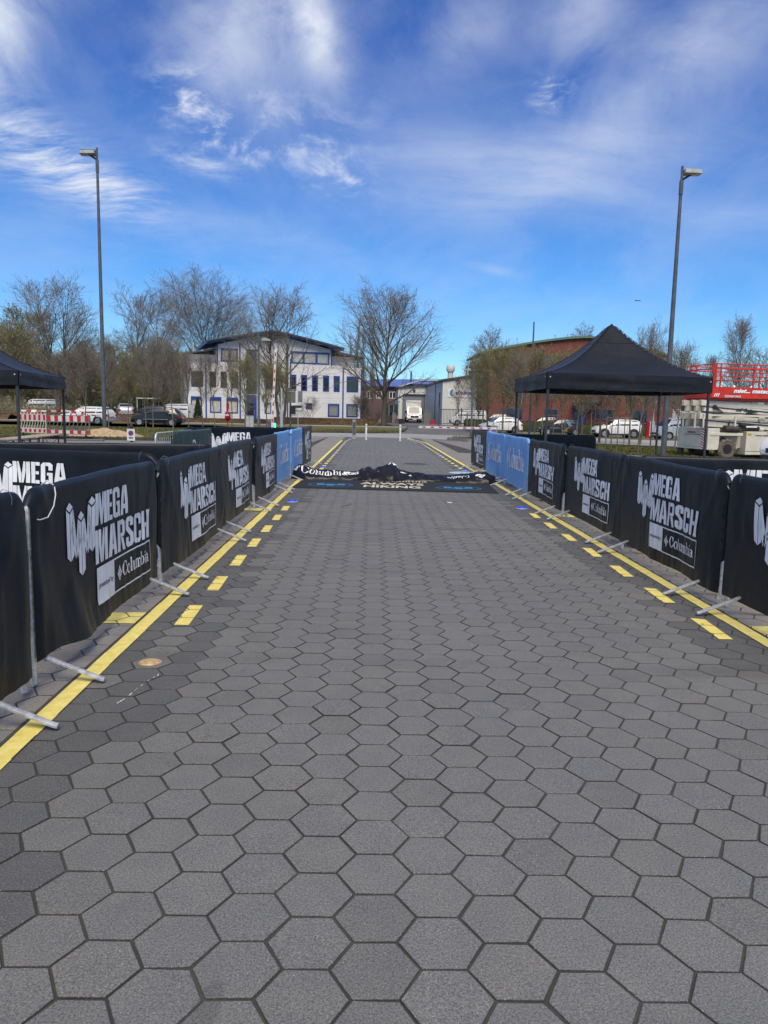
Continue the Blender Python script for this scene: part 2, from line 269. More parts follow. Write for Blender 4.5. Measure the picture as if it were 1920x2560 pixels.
# ------------------------------------------------------------------ mesh helpers
class MB:
    def __init__(s): s.v = []; s.f = []; s.m = []; s.mi = 0
    def add(s, vs, fs, mi=None):
        o = len(s.v); s.v += [tuple(p) for p in vs]; s.f += [tuple(i+o for i in f) for f in fs]; s.m += [s.mi if mi is None else mi]*len(fs); return s
    def box(s, x0, x1, y0, y1, z0, z1, mi=None, rot=0, c=None):
        vs = [(x, y, z) for z in (z0, z1) for y in (y0, y1) for x in (x0, x1)]
        if rot:
            cx, cy = c or ((x0+x1)/2, (y0+y1)/2); a, b = math.cos(rot), math.sin(rot)
            vs = [(cx+(x-cx)*a-(y-cy)*b, cy+(x-cx)*b+(y-cy)*a, z) for x, y, z in vs]
        return s.add(vs, [(0, 2, 3, 1), (4, 5, 7, 6), (0, 1, 5, 4), (2, 6, 7, 3), (0, 4, 6, 2), (1, 3, 7, 5)], mi)
    def tube(s, pts, r, n=8, mi=None, caps=True, flat=1.0):
        pts = [Vector(p) for p in pts]; rs = r if isinstance(r, (list, tuple)) else [r]*len(pts)
        vs = []; fs = []; prev = None
        for i, p in enumerate(pts):
            d = (pts[min(i+1, len(pts)-1)]-pts[max(i-1, 0)]).normalized()
            if prev is None:
                a = d.orthogonal().normalized()
                if abs(d.z) < .9: a = d.cross(Vector((0, 0, 1))).normalized()
            else:
                a = (prev-d*prev.dot(d)).normalized()
            prev = a; b = d.cross(a)
            for k in range(n):
                t = 2*PI*k/n+PI/n; vs.append(p+a*(math.cos(t)*rs[i])+b*(math.sin(t)*rs[i]*flat))
        for i in range(len(pts)-1):
            for k in range(n): fs.append((i*n+k, i*n+(k+1) % n, (i+1)*n+(k+1) % n, (i+1)*n+k))
        if caps: fs.append(tuple(range(n))[::-1]); fs.append(tuple((len(pts)-1)*n+k for k in range(n)))
        return s.add(vs, fs, mi)
    def lathe(s, prof, c=(0, 0, 0), n=20, axis='z', mi=None, caps=True):
        vs = []; fs = []
        for r, h in prof:
            for k in range(n):
                t = 2*PI*k/n; u, w = r*math.cos(t), r*math.sin(t)
                p = {'z': (u, w, h), 'y': (u, h, w), 'x': (h, u, w)}[axis]; vs.append((c[0]+p[0], c[1]+p[1], c[2]+p[2]))
        for i in range(len(prof)-1):
            for k in range(n): fs.append((i*n+k, i*n+(k+1) % n, (i+1)*n+(k+1) % n, (i+1)*n+k))
        if caps and prof[0][0] > 1e-5: fs.append(tuple(range(n))[::-1])
        if caps and prof[-1][0] > 1e-5: fs.append(tuple((len(prof)-1)*n+k for k in range(n)))
        return s.add(vs, fs, mi)
    def grid(s, fn, nu, nv, mi=None, u=(0, 1), v=(0, 1)):
        vs = [fn(u[0]+(u[1]-u[0])*i/nu, v[0]+(v[1]-v[0])*j/nv) for j in range(nv+1) for i in range(nu+1)]
        fs = [(j*(nu+1)+i, j*(nu+1)+i+1, (j+1)*(nu+1)+i+1, (j+1)*(nu+1)+i) for j in range(nv) for i in range(nu)]
        return s.add(vs, fs, mi)
    def prism(s, poly, fn, d0, d1, mi=None):
        """poly (a,b) extruded between depth d0 and d1, fn(a,b,d)->xyz"""
        n = len(poly); vs = [fn(a, b, d0) for a, b in poly]+[fn(a, b, d1) for a, b in poly]
        fs = [(i, (i+1) % n, n+(i+1) % n, n+i) for i in range(n)]
        tr = tessellate_polygon([[Vector((a, b, 0)) for a, b in poly]])
        fs += [tuple(t) for t in tr]+[tuple(i+n for i in t)[::-1] for t in tr]
        return s.add(vs, fs, mi)
    def flat(s, loops, fn, mi=None):
        pts = [Vector((a, b, 0)) for lp in loops for a, b in lp]; tr = tessellate_polygon([[Vector((a, b, 0)) for a, b in lp] for lp in loops])
        fs = []
        for t in tr:
            a, b, c = (pts[i] for i in t)
            fs.append(tuple(t) if (b-a).cross(c-a).z > 0 else tuple(t)[::-1])
        return s.add([fn(p.x, p.y) for p in pts], fs, mi)
    def mesh(s, name, mats, smooth=False):
        me = bpy.data.meshes.new(name); me.from_pydata(s.v, [], s.f)
        for m in (mats if isinstance(mats, (list, tuple)) else [mats]): me.materials.append(MAT[m])
        if any(s.m): me.polygons.foreach_set('material_index', s.m)
        if smooth:
            me.polygons.foreach_set('use_smooth', [True]*len(me.polygons))
            if smooth is not True: me.set_sharp_from_angle(angle=smooth)
        me.update(); return me
    def build(s, name, mats, parent=None, smooth=False, kind=None, label=None, bevel=0):
        o = bpy.data.objects.new(name, s.mesh(name, mats, smooth)); COL.objects.link(o)
        if parent: o.parent = parent
        if kind: o['kind'] = kind
        if label: o['label'] = label
        if bevel:
            b = o.modifiers.new('bevel', 'BEVEL'); b.width = bevel; b.segments = 2; b.limit_method = 'ANGLE'; b.angle_limit = rad(40)
        return o
def thing(name, label, cat, loc=(0, 0, 0), rz=0, group=None):
    o = bpy.data.objects.new(name, None); COL.objects.link(o); o.empty_display_size = .3
    o.location = loc; o.rotation_euler = (0, 0, rz); return tag(o, label, cat, group)
def tag(o, label, cat, group=None):
    o['label'] = label; o['category'] = cat
    if group: o['group'] = group
    return o
def inst(me, name, parent=None, loc=(0, 0, 0), rz=0, sc=1):
    o = bpy.data.objects.new(name, me); COL.objects.link(o); o.location = loc; o.rotation_euler = (0, 0, rz); o.scale = (sc, sc, sc) if not isinstance(sc, tuple) else sc
    if parent: o.parent = parent
    return o
def dup(root, loc, rz=None, label=None, group=None, sc=None):
    def cp(o, par):
        c = o.copy(); COL.objects.link(c)
        if par: c.parent = par
        for ch in list(o.children): cp(ch, c)
        return c
    r = cp(root, None); r.location = loc
    if rz is not None: r.rotation_euler = (0, 0, rz)
    if label: r['label'] = label
    if group: r['group'] = group
    if sc: r.scale = sc
    return r
def text2d(s, size=1, off=0, shear=0, space=1):
    c = bpy.data.curves.new('t', 'FONT'); c.body = s; c.size = size; c.offset = off; c.shear = shear; c.space_character = space; c.resolution_u = 3
    o = bpy.data.objects.new('t', c); me = o.to_mesh()
    v = [(p.co.x, p.co.y) for p in me.vertices]; f = [tuple(p.vertices) for p in me.polygons]
    o.to_mesh_clear(); bpy.data.objects.remove(o); bpy.data.curves.remove(c); return v, f
def put_text(mb, s, fn, size, off=0, shear=0, width=None, mi=None):
    v, f = text2d(s, size, off, shear); x0 = min(p[0] for p in v); x1 = max(p[0] for p in v); k = (width/(x1-x0)) if width else 1
    mb.add([fn((a-x0)*k, b) for a, b in v], f, mi)
def sstep(a, b, x):
    t = max(0, min(1, (x-a)/(b-a))); return t*t*(3-2*t)
def zg(x, y):
    return -.02*max(0, min(22, x-3))*sstep(24, 34, y)+.006*max(0, min(100, y-76))
def nz(*a): return noise.noise(Vector(a))

# ------------------------------------------------------------------ ground
def ground():
    ax = [-6000, -1500, -400]+[-130+4*i for i in range(66)]+[400, 1500, 6000]
    ay = [-6000, -1500, -300]+[-30+4*i for i in range(56)]+[400, 1500, 7000]
    m = MB(); n = len(ax)
    m.add([(x, y, zg(x, y)-.09) for y in ay for x in ax], [(j*n+i, j*n+i+1, (j+1)*n+i+1, (j+1)*n+i) for j in range(len(ay)-1) for i in range(n-1)])
    m.build('ground', 'soil', kind='structure')
ground()
def sheet(name, poly, dz, material, h=0, side=None):
    """flat paved or planted area following the terrain; h>0 gives it a kerb-high edge"""
    bm = bmesh.new(); vs = [bm.verts.new((x, y, 0)) for x, y in poly]; bm.faces.new(vs)
    bmesh.ops.triangulate(bm, faces=bm.faces[:])
    for _ in range(3):
        long = [e for e in bm.edges if e.calc_length() > 7]
        if long: bmesh.ops.subdivide_edges(bm, edges=long, cuts=1, use_grid_fill=False); bmesh.ops.triangulate(bm, faces=bm.faces[:])
    m = MB(); idx = {v: i for i, v in enumerate(bm.verts)}
    m.add([(v.co.x, v.co.y, zg(v.co.x, v.co.y)+dz) for v in bm.verts], [tuple(idx[v] for v in (f.verts if f.normal.z > 0 else reversed(f.verts))) for f in bm.faces])
    if h:
        for e in bm.edges:
            if len(e.link_faces) == 1:
                a, b = (v.co for v in e.verts); m.add([(a.x, a.y, zg(a.x, a.y)+dz), (b.x, b.y, zg(b.x, b.y)+dz), (b.x, b.y, zg(b.x, b.y)+dz-h), (a.x, a.y, zg(a.x, a.y)+dz-h)], [(0, 1, 2, 3)])
    bm.free()
    return m.build(name, material, kind='structure')
def kerb(pts, w=.14, h=.12, material='kerb_stone'):
    """run of separate kerb stones along a line"""
    root = None; shared = {}
    holder = bpy.data.objects.new('kerb', None); COL.objects.link(holder); holder['kind'] = 'structure'
    for (x0, y0), (x1, y1) in zip(pts, pts[1:]):
        L = math.hypot(x1-x0, y1-y0); n = max(1, round(L)); s = L/n; a = math.atan2(y1-y0, x1-x0)
        if n > 60: n = 60
        key = round(s, 2)
        if key not in shared:
            m = MB(); g = .012; m.box(g, s-g, -w/2, w/2, -.15, h); shared[key] = m.mesh('kerb_stone', material)
        for i in range(n):
            t = (i)*s/L; x, y = x0+(x1-x0)*t, y0+(y1-y0)*t
            o = inst(shared[key], 'kerb_stone', holder, (x, y, zg(x, y)+rnd.uniform(-.004, .004)), a)
sheet('forecourt', [(-60, -6), (60, -6), (60, 46.5), (-60, 46.5)], -.016, 'forecourt_paving')
sheet('street', [(-90, 46.5), (-12, 46.5), (12, 46.5), (60, 46.5), (60, 73), (8, 73), (2.4, 73), (-90, 73)], -.02, 'light_road')
sheet('parking_lane', [(-90, 61.4), (-13, 61.4), (-9, 62.5), (-8, 67), (-90, 67)], -.008, 'dark_road')
sheet('parking_lane', [(9, 66.5), (60, 66.5), (60, 72.8), (9, 72.8)], -.008, 'dark_road')
sheet('side_road', [(-4.8, 54.6), (1.2, 56.4), (7.6, 56.4), (9.4, 60), (8.6, 62.5), (9.5, 72.9), (9.5, 79), (45, 79), (45, 130), (-22, 130), (-22, 100), (2.5, 96), (3.6, 79), (2.4, 63), (1.0, 58)], -.004, 'dark_road')
gl = [(-60, 36.2), (-7.4, 36.2), (-6.9, 37.5), (-8.8, 56.4), (-60, 57.2)]
sheet('grass_verge', gl, .09, 'grass', .15); kerb([(-40, 36.1), (-7.3, 36.1), (-6.8, 37.5), (-8.7, 56.5)], material='kerb_dark')
vg = [(-90, 67.2), (-14, 67.2), (-9.6, 58.2), (-7.5, 55.2), (-4.4, 54.4), (0.2, 55.9), (1.9, 58.2), (2.5, 62.5), (3.2, 73.5), (-90, 73.5)]
sheet('grass_verge', vg, .08, 'grass', .14); kerb([(-40, 67.1), (-14, 67.1), (-9.7, 58.2), (-7.5, 55.1), (-4.4, 54.3), (0.2, 55.8), (2.0, 58.2), (2.6, 62.5), (3.3, 73.5)], material='kerb_dark')  # the shadow along this kerb is put into the dark stone colour
sheet('sidewalk', [(-90, 73.5), (3.2, 73.5), (3.5, 78.2), (-90, 78.2)], .085, 'sidewalk', .1)
sheet('planting_bed', [(-90, 78.2), (2.6, 78.2), (1.6, 98), (-22, 92), (-22, 104), (-120, 104), (-120, 78.2)], .03, 'soil')
gr = [(8.7, 30.6), (9.6, 30.2), (50, 30.2), (50, 44.4), (12, 45.3), (9.4, 44.2), (8.4, 38)]
sheet('grass_verge', gr, .07, 'grass', .14); kerb([(8.4, 38), (8.6, 30.6), (9.6, 30.1), (46, 30.1)]); kerb([(9.4, 44.3), (12, 45.4), (46, 44.5)], material='kerb_dark')
sheet('grass_verge', [(4.7, 46.2), (5.6, 44.8), (9.0, 44.9), (9.2, 50.5), (6.4, 50.2)], .07, 'grass', .13); kerb([(6.4, 50.3), (4.6, 46.2), (5.6, 44.7), (9.0, 44.8)])
sheet('grass_verge', [(9.4, 63.5), (10.6, 62.5), (12.6, 65.4), (60, 65.6), (60, 66.5), (12, 66.5), (9.6, 66.2)], .06, 'grass', .13)
sheet('grass_verge', [(9.4, 72.9), (60, 72.9), (60, 84), (27, 84), (27, 95), (13.4, 95), (13.4, 82), (9.4, 82)], .06, 'grass', .13); kerb([(9.4, 72.8), (46, 72.8)])

# hexagonal paving: lattice solved from the photograph
HS, HX, HY = .12949, .03375, 2.17364
XL, XR = -1.613, 2.777
def hexpath():
    top = MB(); bed = sheet('path_bed', [(-3.1, -1), (4.3, -1), (4.3, 34), (3.4, 46.6), (-2.6, 46.6), (-3.1, 34)], -.0052, 'joint_sand')
    path = bpy.data.objects.new('hexagon_path', None); COL.objects.link(path); path['kind'] = 'structure'
    R3 = math.sqrt(3); rr = HS-.0043; bev = .0034
    angs = [k*PI/3 for k in range(6)]
    def tone(x, y, r):
        j = r.uniform(-1, 1)
        edge = min(abs(x-XL), abs(x-XR))
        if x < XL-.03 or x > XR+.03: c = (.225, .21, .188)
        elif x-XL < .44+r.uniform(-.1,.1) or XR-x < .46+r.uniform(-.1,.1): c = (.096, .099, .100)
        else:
            f = .5+.5*nz(x*.5, y*.23, 3); c = (.134+.016*f, .137+.014*f, .134+.012*f)
        if r.random() < .10: c = tuple(v*.94 for v in c)
        k = 1+.038*j; w = r.uniform(-.012, .012)
        return (c[0]*k*(1+w), c[1]*k, c[2]*k*(1-w), 1)
    def piece(cx, cy, r, tilt=True):
        tx, ty = (r.gauss(0, .003), r.gauss(0, .003)) if tilt else (0, 0); dz = r.gauss(0, .0005)
        ro = r.gauss(0, .012); q = rr*(1+r.gauss(0, .0025)); vs = []; jit = [1+r.gauss(0, .005)-(.03 if r.random() < .04 else 0) for _ in angs]
        for rad_, z in ((q-bev, 0), (q, -.0018), (q, -.0062)):
            for ai, a in enumerate(angs):
                q_ = rad_*jit[ai]; x, y = q_*math.cos(a+ro), q_*math.sin(a+ro); vs.append((cx+x, cy+y, z+dz+tx*x+ty*y))
        fs = [(0, 1, 2, 3, 4, 5)]
        for l in (0, 6):
            for k in range(6): fs.append((l+k, l+6+k, l+6+(k+1) % 6, l+(k+1) % 6))
        return vs, fs
    cells = []
    for i in range(-18, 25):
        x = HX+1.5*HS*i
        if x < -3.05 or x > 4.2: continue
        for j in range(-14, 205):
            y = HY+R3*HS*(j+(i % 2)/2)
            if y < .2 or y > 46.3: continue
            if y > 30 and (x < -2.6 or x > 3.4): continue
            cells.append((x, y))
    def vis(c):
        x, y = c; return y > 1.75 and -(y*.49+.10) < x < y*.505+.12
    near = sorted([c for c in cells if vis(c)], key=lambda c: c[0]**2+c[1]**2)[:300]; ns = set(near)
    r = random.Random(3)
    def colour(me, cols):
        ca = me.color_attributes.new('tone', 'FLOAT_COLOR', 'POINT'); ca.data.foreach_set('color', np.array(cols, dtype=np.float32).ravel())
    def dark_edges(t): return [t]*6+[tuple(v*.42 for v in t[:3])+(1,)]*6+[tuple(v*.25 for v in t[:3])+(1,)]*6  # joint dirt on bevel and sides, darkened to offset the light they catch
    protos = {}
    for c in near:
        x, y = c; zone = 0 if x < XL else (3 if x > XR else (1 if (x-XL < .5 or XR-x < .52) else 2)); key = (zone % 3 if zone == 3 else zone, r.randrange(9))
        if key not in protos:
            vs, fs = piece(0, 0, r); m = MB(); m.add(vs, fs); me = m.mesh('hex_paver', 'concrete_paver'); t = tone(x, y, r); colour(me, dark_edges(t)); protos[key] = me
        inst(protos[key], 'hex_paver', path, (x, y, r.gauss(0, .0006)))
    V = []; F = []; C = []
    for c in cells:
        if c in ns: continue
        vs, fs = piece(c[0], c[1], r); o = len(V); V += vs; t = tone(c[0], c[1], r); C += dark_edges(t); F += [tuple(i+o for i in f) for f in fs]
    top.v = V; top.f = F; top.m = [0]*len(F)
    me = top.mesh('hex_paver', 'concrete_paver'); colour(me, C); o = bpy.data.objects.new('hex_paver', me); COL.objects.link(o); o.parent = path; o['kind'] = 'stuff'
    return path, cells
PATH, CELLS = hexpath()

def clip(poly, cx, cy, r):
    """clip a convex polygon against one paver"""
    for k in range(6):
        a = (k+.5)*PI/3; nx, ny = math.cos(a), math.sin(a); d = r*math.sqrt(3)/2; out = []
        for i in range(len(poly)):
            p, q = poly[i], poly[(i+1) % len(poly)]; fp = (p[0]-cx)*nx+(p[1]-cy)*ny-d; fq = (q[0]-cx)*nx+(q[1]-cy)*ny-d
            if fp <= 0: out.append(p)
            if fp*fq < 0: t = fp/(fp-fq); out.append((p[0]+(q[0]-p[0])*t, p[1]+(q[1]-p[1])*t))
        poly = out
        if len(poly) < 3: return None
    return poly
def painted(name, poly, z=.0045, lift=True):
    xs = [p[0] for p in poly]; ys = [p[1] for p in poly]; m = MB()
    for cx, cy in CELLS:
        if min(xs)-.14 < cx < max(xs)+.14 and min(ys)-.14 < cy < max(ys)+.14:
            q = clip(poly, cx, cy, HS-.0055)
            if q: m.add([(x, y, z) for x, y in q], [tuple(range(len(q)))])
    return m.build(name, 'yellow_paint', PATH)
for i in range(0, 7):
    y = 5.34+i*1.066
    if y > .3 and not (14.4 < y < 19.5): painted('yellow_dash', [(-1.40, y), (-1.295, y), (-1.315, y+.56), (-1.42, y+.56)])
for i in range(0, 7):
    y = 5.18+i*1.03
    if y > .3 and not (14.2 < y < 19.5): painted('yellow_dash', [(2.475, y), (2.575, y), (2.60, y+.52), (2.50, y+.56)])
def bend(y, side):   # far end of the path narrows towards the bollards
    if side < 0: return XL+.3*sstep(39, 46, y)
    return XR-.62*sstep(38.5, 46, y)
y = 20.2
while y < 44:
    for s_, off in ((-1, .27), (1, -.27)):
        x = bend(y, s_)+off; x2 = bend(y+.5, s_)+off
        m = MB(); m.add([(x-.05, y, .0045), (x+.05, y, .0045), (x2+.05, y+.5, .0045), (x2-.05, y+.5, .0045)], [(0, 1, 2, 3)]); m.build('yellow_dash', 'yellow_paint', PATH)
    y += 1.06
def solid(side, y0, y1):
    m = MB(); d = MB(); ys = []; y = y0
    while y < y1: ys.append(y); y += .25
    ys.append(y1); hw = .052
    r = random.Random(side+5)
    for a, b in zip(ys, ys[1:]):
        xa, xb = bend(a, side), bend(b, side); ja, jb = [r.uniform(-.003, .003) for _ in range(2)]
        m.add([(xa-hw+ja, a, .006), (xa+hw+jb, a, .006), (xb+hw+jb, b-.001, .006), (xb-hw+ja, b-.001, .006)], [(0, 1, 2, 3)])
        o = side*.012
        d.add([(xa-hw-.012+o, a, .0045), (xa+hw+.012+o, a, .0045), (xb+hw+.012+o, b, .0045), (xb-hw-.012+o, b, .0045)], [(0, 1, 2, 3)])
    m.build('yellow_line', 'yellow_paint', PATH); d.build('line_joint', 'joint_sand', PATH)
solid(-1, .2, 40.5); solid(1, .2, 46)
for y in (-.9+.0, 5.36, 11.65, 20.9):
    if y > 0:
        painted('yellow_bar', [(-2.1, y), (-1.69, y), (-1.69, y+.30), (-2.1, y+.30)], .0045); painted('yellow_bar', [(2.86, y-.12), (3.3, y-.12), (3.3, y+.18), (2.86, y+.18)], .0045)

for (x0, y0, x1, y1, w) in ((-1.318, 3.86, -1.29, 4.02, .012), (-1.285, 4.04, -1.25, 4.22, .007), (-1.24, 4.25, -1.225, 4.33, .009)):
    m = MB(); r = random.Random(int(x0*1000)); n = 7
    for i in range(n):
        if r.random() < .25: continue
        a, b = i/n, (i+.9)/n; o = r.uniform(-.006, .006); ww = w*r.uniform(.4, 1); m.add([(x0+(x1-x0)*a+o, y0+(y1-y0)*a, .0035), (x0+(x1-x0)*a+o+ww, y0+(y1-y0)*a, .0035), (x0+(x1-x0)*b+o+ww*.8, y0+(y1-y0)*b, .0035), (x0+(x1-x0)*b+o, y0+(y1-y0)*b, .0035)], [(0, 1, 2, 3)])
    m.build('chalk_scratch', 'white_post', PATH)

# ------------------------------------------------------------------ lettering shapes (unit height polygons)
GL = {
 'M': (.68, [[(0, 0), (.165, 0), (.165, .55), (.15, .99), (0, 1)]], [[(.18, 1), (.25, 1), (.333, .42), (.333, .0), (.265, 0), (.18, .58)]], [[(.347, .42), (.43, 1), (.50, 1), (.50, .58), (.415, 0), (.347, 0)]], [[(.515, 0), (.68, 0), (.68, 1), (.53, .99), (.515, .55)]]),
 'E': (.36, [[(0, 0), (.165, 0), (.165, 1), (0, 1)]], [[(.178, .84), (.36, .84), (.36, 1), (.178, 1)]], [[(.178, .43), (.33, .43), (.33, .57), (.178, .57)]], [[(.178, 0), (.36, 0), (.36, .16), (.178, .16)]]),
 'G': (.46, [[(0, .1), (.1, 0), (.165, 0), (.165, 1), (.1, 1), (0, .9)]], [[(.178, 1), (.36, 1), (.46, .9), (.46, .64), (.30, .64), (.30, .84), (.178, .84)]], [[(.178, 0), (.32, 0), (.36, .05), (.38, 0), (.46, 0), (.46, .53), (.24, .53), (.24, .40), (.30, .40), (.30, .16), (.178, .16)]]),
 'A': (.50, [[(0, 0), (.165, 0), (.243, .78), (.243, 1), (.13, 1)]], [[(.257, 1), (.257, .78), (.335, 0), (.50, 0), (.37, 1)]], [[(.19, .2), (.31, .2), (.295, .36), (.205, .36)]]),
 'R': (.48, [[(0, 0), (.165, 0), (.165, 1), (0, 1)]], [[(.178, 1), (.36, 1), (.46, .9), (.46, .55), (.38, .45), (.178, .45), (.178, .58), (.29, .58), (.29, .85), (.178, .85)]], [[(.20, .43), (.34, .43), (.48, 0), (.31, 0)]]),
 'S': (.46, [[(0, .1), (.1, 0), (.36, 0), (.46, .1), (.46, .42), (.18, .68), (.18, .84), (.28, .84), (.28, .68), (.45, .68), (.45, .9), (.35, 1), (.1, 1), (0, .9), (0, .6), (.28, .34), (.28, .16), (.18, .16), (.18, .34), (0, .34)]]),
 'C': (.46, [[(0, .1), (.1, 0), (.22, 0), (.22, .16), (.18, .16), (.18, .84), (.22, .84), (.22, 1), (.1, 1), (0, .9)]], [[(.232, 0), (.36, 0), (.46, .1), (.46, .38), (.28, .38), (.28, .16), (.232, .16)]], [[(.232, 1), (.36, 1), (.46, .9), (.46, .62), (.28, .62), (.28, .84), (.232, .84)]]),
 'H': (.50, [[(0, 0), (.165, 0), (.165, 1), (0, 1)]], [[(.335, 0), (.50, 0), (.50, 1), (.335, 1)]], [[(.177, .42), (.323, .42), (.323, .57), (.177, .57)]]),
}
def block_word(word, x, y, w, h):
    tot = sum(GL[c][0] for c in word)+.045*(len(word)-1); k = w/tot; out = []
    for c in word:
        for lp in GL[c][1:]: out.append([[(x+a*k, y+b*h) for a, b in ring] for ring in lp])
        x += (GL[c][0]+.045)*k
    return out
def ring(cx, cy, rx, ry, tx, ty, a0=0, a1=360, n=22):
    o = []; i = []
    for k in range(n+1):
        t = rad(a0+(a1-a0)*k/n); o.append((cx+rx*math.cos(t), cy+ry*math.sin(t))); i.append((cx+(rx-tx)*math.cos(t), cy+(ry-ty)*math.sin(t)))
    return [[[o[k], o[k+1], i[k+1], i[k]]] for k in range(n)]
def R_(x0, y0, x1, y1): return [[[(x0, y0), (x1, y0), (x1, y1), (x0, y1)]]]
def serif_word(x, y, w, h, bold=0):
    """the word Columbia in a bold serif face"""
    ring0, bar0 = globals()['ring'], globals()['R_']
    ring = lambda a, b, c, d, e, f, *g: ring0(a, b, c+bold*.5, d+bold*.3, e+bold, f+bold*.7, *g)
    R_ = lambda a, b, c, d: bar0(a-bold*.5, b, c+bold*.5, d+bold*.3)
    out = []; p = 0
    def put(items, adv):
        nonlocal p
        for it in items: out.append([[(p+a, b) for a, b in lp] for lp in it])
        p += adv
    put(ring(.46, .5, .46, .52, .16, .05, 42, 318)+[[[(.76, .60), (.83, .60), (.83, 1.0), (.79, 1.0), (.74, .86)]], [[(.72, .12), (.80, .10), (.84, .30), (.79, .30)]]], .90)
    put(ring(.30, .33, .30, .35, .13, .05), .66)
    put(R_(.09, .03, .24, 1.02)+R_(.0, 0, .33, .05)+[[[(0, .95), (.09, .94), (.09, 1.02), (0, 1.0)]]], .38)
    put(R_(.07, .18, .21, .66)+ring(.25, .2, .18, .22, .08, .12, 180, 330)+R_(.42, .03, .56, .68)+R_(.56, 0, .64, .06)+R_(0, .61, .08, .66)+R_(.34, .61, .43, .66), .68)
    put(R_(.07, .03, .21, .67)+R_(0, 0, .28, .05)+R_(0, .61, .08, .66)+ring(.33, .46, .17, .22, .13, .10, 0, 140)+R_(.37, .03, .50, .48)+R_(.31, 0, .56, .05)+ring(.62, .46, .17, .22, .13, .10, 0, 140)+R_(.66, .03, .79, .48)+R_(.60, 0, .87, .05), .92)
    put(R_(.07, .03, .21, 1.02)+R_(0, .95, .08, 1.01)+ring(.33, .33, .29, .35, .13, .06, -140, 140), .68)
    put(R_(.07, .03, .21, .67)+R_(0, 0, .28, .05)+R_(0, .61, .08, .66)+ring(.14, .87, .085, .09, .084, .089), .34)
    put(ring(.22, .19, .22, .20, .12, .06, 20, 340)+R_(.34, .08, .47, .50)+ring(.27, .48, .20, .20, .12, .07, 0, 165)+R_(.45, 0, .56, .07), .56)
    k = w/p
    return [[[(x+a*k, y+b*h) for a, b in lp] for lp in it] for it in out]
def gem(cx, cy, w, h):
    out = []; n = 3; g = .08
    for i in range(n):
        for j in range(n):
            if i == j == 1: sc = .86
            else: sc = .80
            u, v = (i+.5)/n*2-1, (j+.5)/n*2-1
            q = []
            for a, b in ((-1, -1), (1, -1), (1, 1), (-1, 1)):
                uu, vv = u+a*sc/n, v+b*sc/n; q.append((cx+(uu-vv)*w/4, cy+(uu+vv)*h/4))
            out.append([q])
    return out
def bar(p, q, w): # slanted bar with vertical ends
    return [[[(p[0]-w/2, p[1]), (q[0]-w/2, q[1]), (q[0]+w/2, q[1]), (p[0]+w/2, p[1])]]]
def mm_logo(x, z, s):
    """two interlocked folded-beam Ms, x,z lower left, s scale (1 = banner size)"""
    out = []
    def P(a, b): return (x+a*s, z+b*s)
    def q(*pts): out.append([[P(*t) for t in pts]])
    for cx, top, bot in ((.055, .43, .115), (.225, .36, .0), (.395, .43, .115)):
        q((cx-.048, top-.012), (cx, top-.038), (cx+.048, top-.012), (cx, top+.018))
        q((cx-.05, top-.022), (cx-.003, top-.05), (cx-.003, bot-.012), (cx-.05, bot+.018))
        q((cx+.003, top-.05), (cx+.05, top-.022), (cx+.05, bot+.018), (cx+.003, bot-.012))
    for (ax, az), (bx, bz) in (((.085, .395), (.142, .145)), ((.195, .325), (.146, .145)), ((.258, .325), (.312, .145)), ((.365, .395), (.316, .145))):
        w = .038
        d = .006 if bx > ax else -.006
        q((ax+d-w*.5*(1 if bx < ax else 0), az), (ax+d+w*.5*(1 if bx > ax else 0)+.001, az), (bx+(w if bx > ax else 0)*.5, bz-.02), (bx-(w if bx < ax else 0)*.5, bz-.02))
        q((ax-.02*(1 if bx > ax else -1), az-.12), (ax+.012*(1 if bx > ax else -1), az-.04), (bx, bz+.01), (bx-.01*(1 if bx > ax else -1), bz-.04), (bx-.03*(1 if bx > ax else -1), bz))
    return out
def mega_design(u0):
    W = mm_logo(u0, .50, 1.05)+block_word('MEGA', u0+.47, .765, .69, .215)+block_word('MARSCH', u0+.47, .505, 1.17, .228)
    x0, x1, z0, z1, t = u0+.485, u0+1.66, .225, .478, .012; xm = x0+.345
    W += [[[(x0, z0), (xm, z0), (xm, z1), (x0, z1)]], [[(xm, z0), (x1, z0), (x1, z0+t), (xm, z0+t)]], [[(xm, z1-t), (x1, z1-t), (x1, z1), (xm, z1)]], [[(x1-t, z0+t), (x1, z0+t), (x1, z1-t), (x1-t, z1-t)]]]
    W += gem(xm+.115, .352, .10, .125)+serif_word(xm+.18, .312, .59, .105, .02)
    return W, (x0+.035, .335, .275)
def refine(m, cell=.045):
    bm = bmesh.new(); vs = [bm.verts.new(v) for v in m.v]
    for f in m.f:
        try: bm.faces.new([vs[i] for i in f])
        except ValueError: pass
    for _ in range(4):
        e = [e for e in bm.edges if e.calc_length() > cell]
        if not e: break
        bmesh.ops.subdivide_edges(bm, edges=e, cuts=1); bmesh.ops.triangulate(bm, faces=bm.faces[:])
    bm.verts.index_update(); r = MB(); r.v = [tuple(v.co) for v in bm.verts]; r.f = [tuple(v.index for v in f.verts) for f in bm.faces]; r.m = [0]*len(r.f); bm.free(); return r

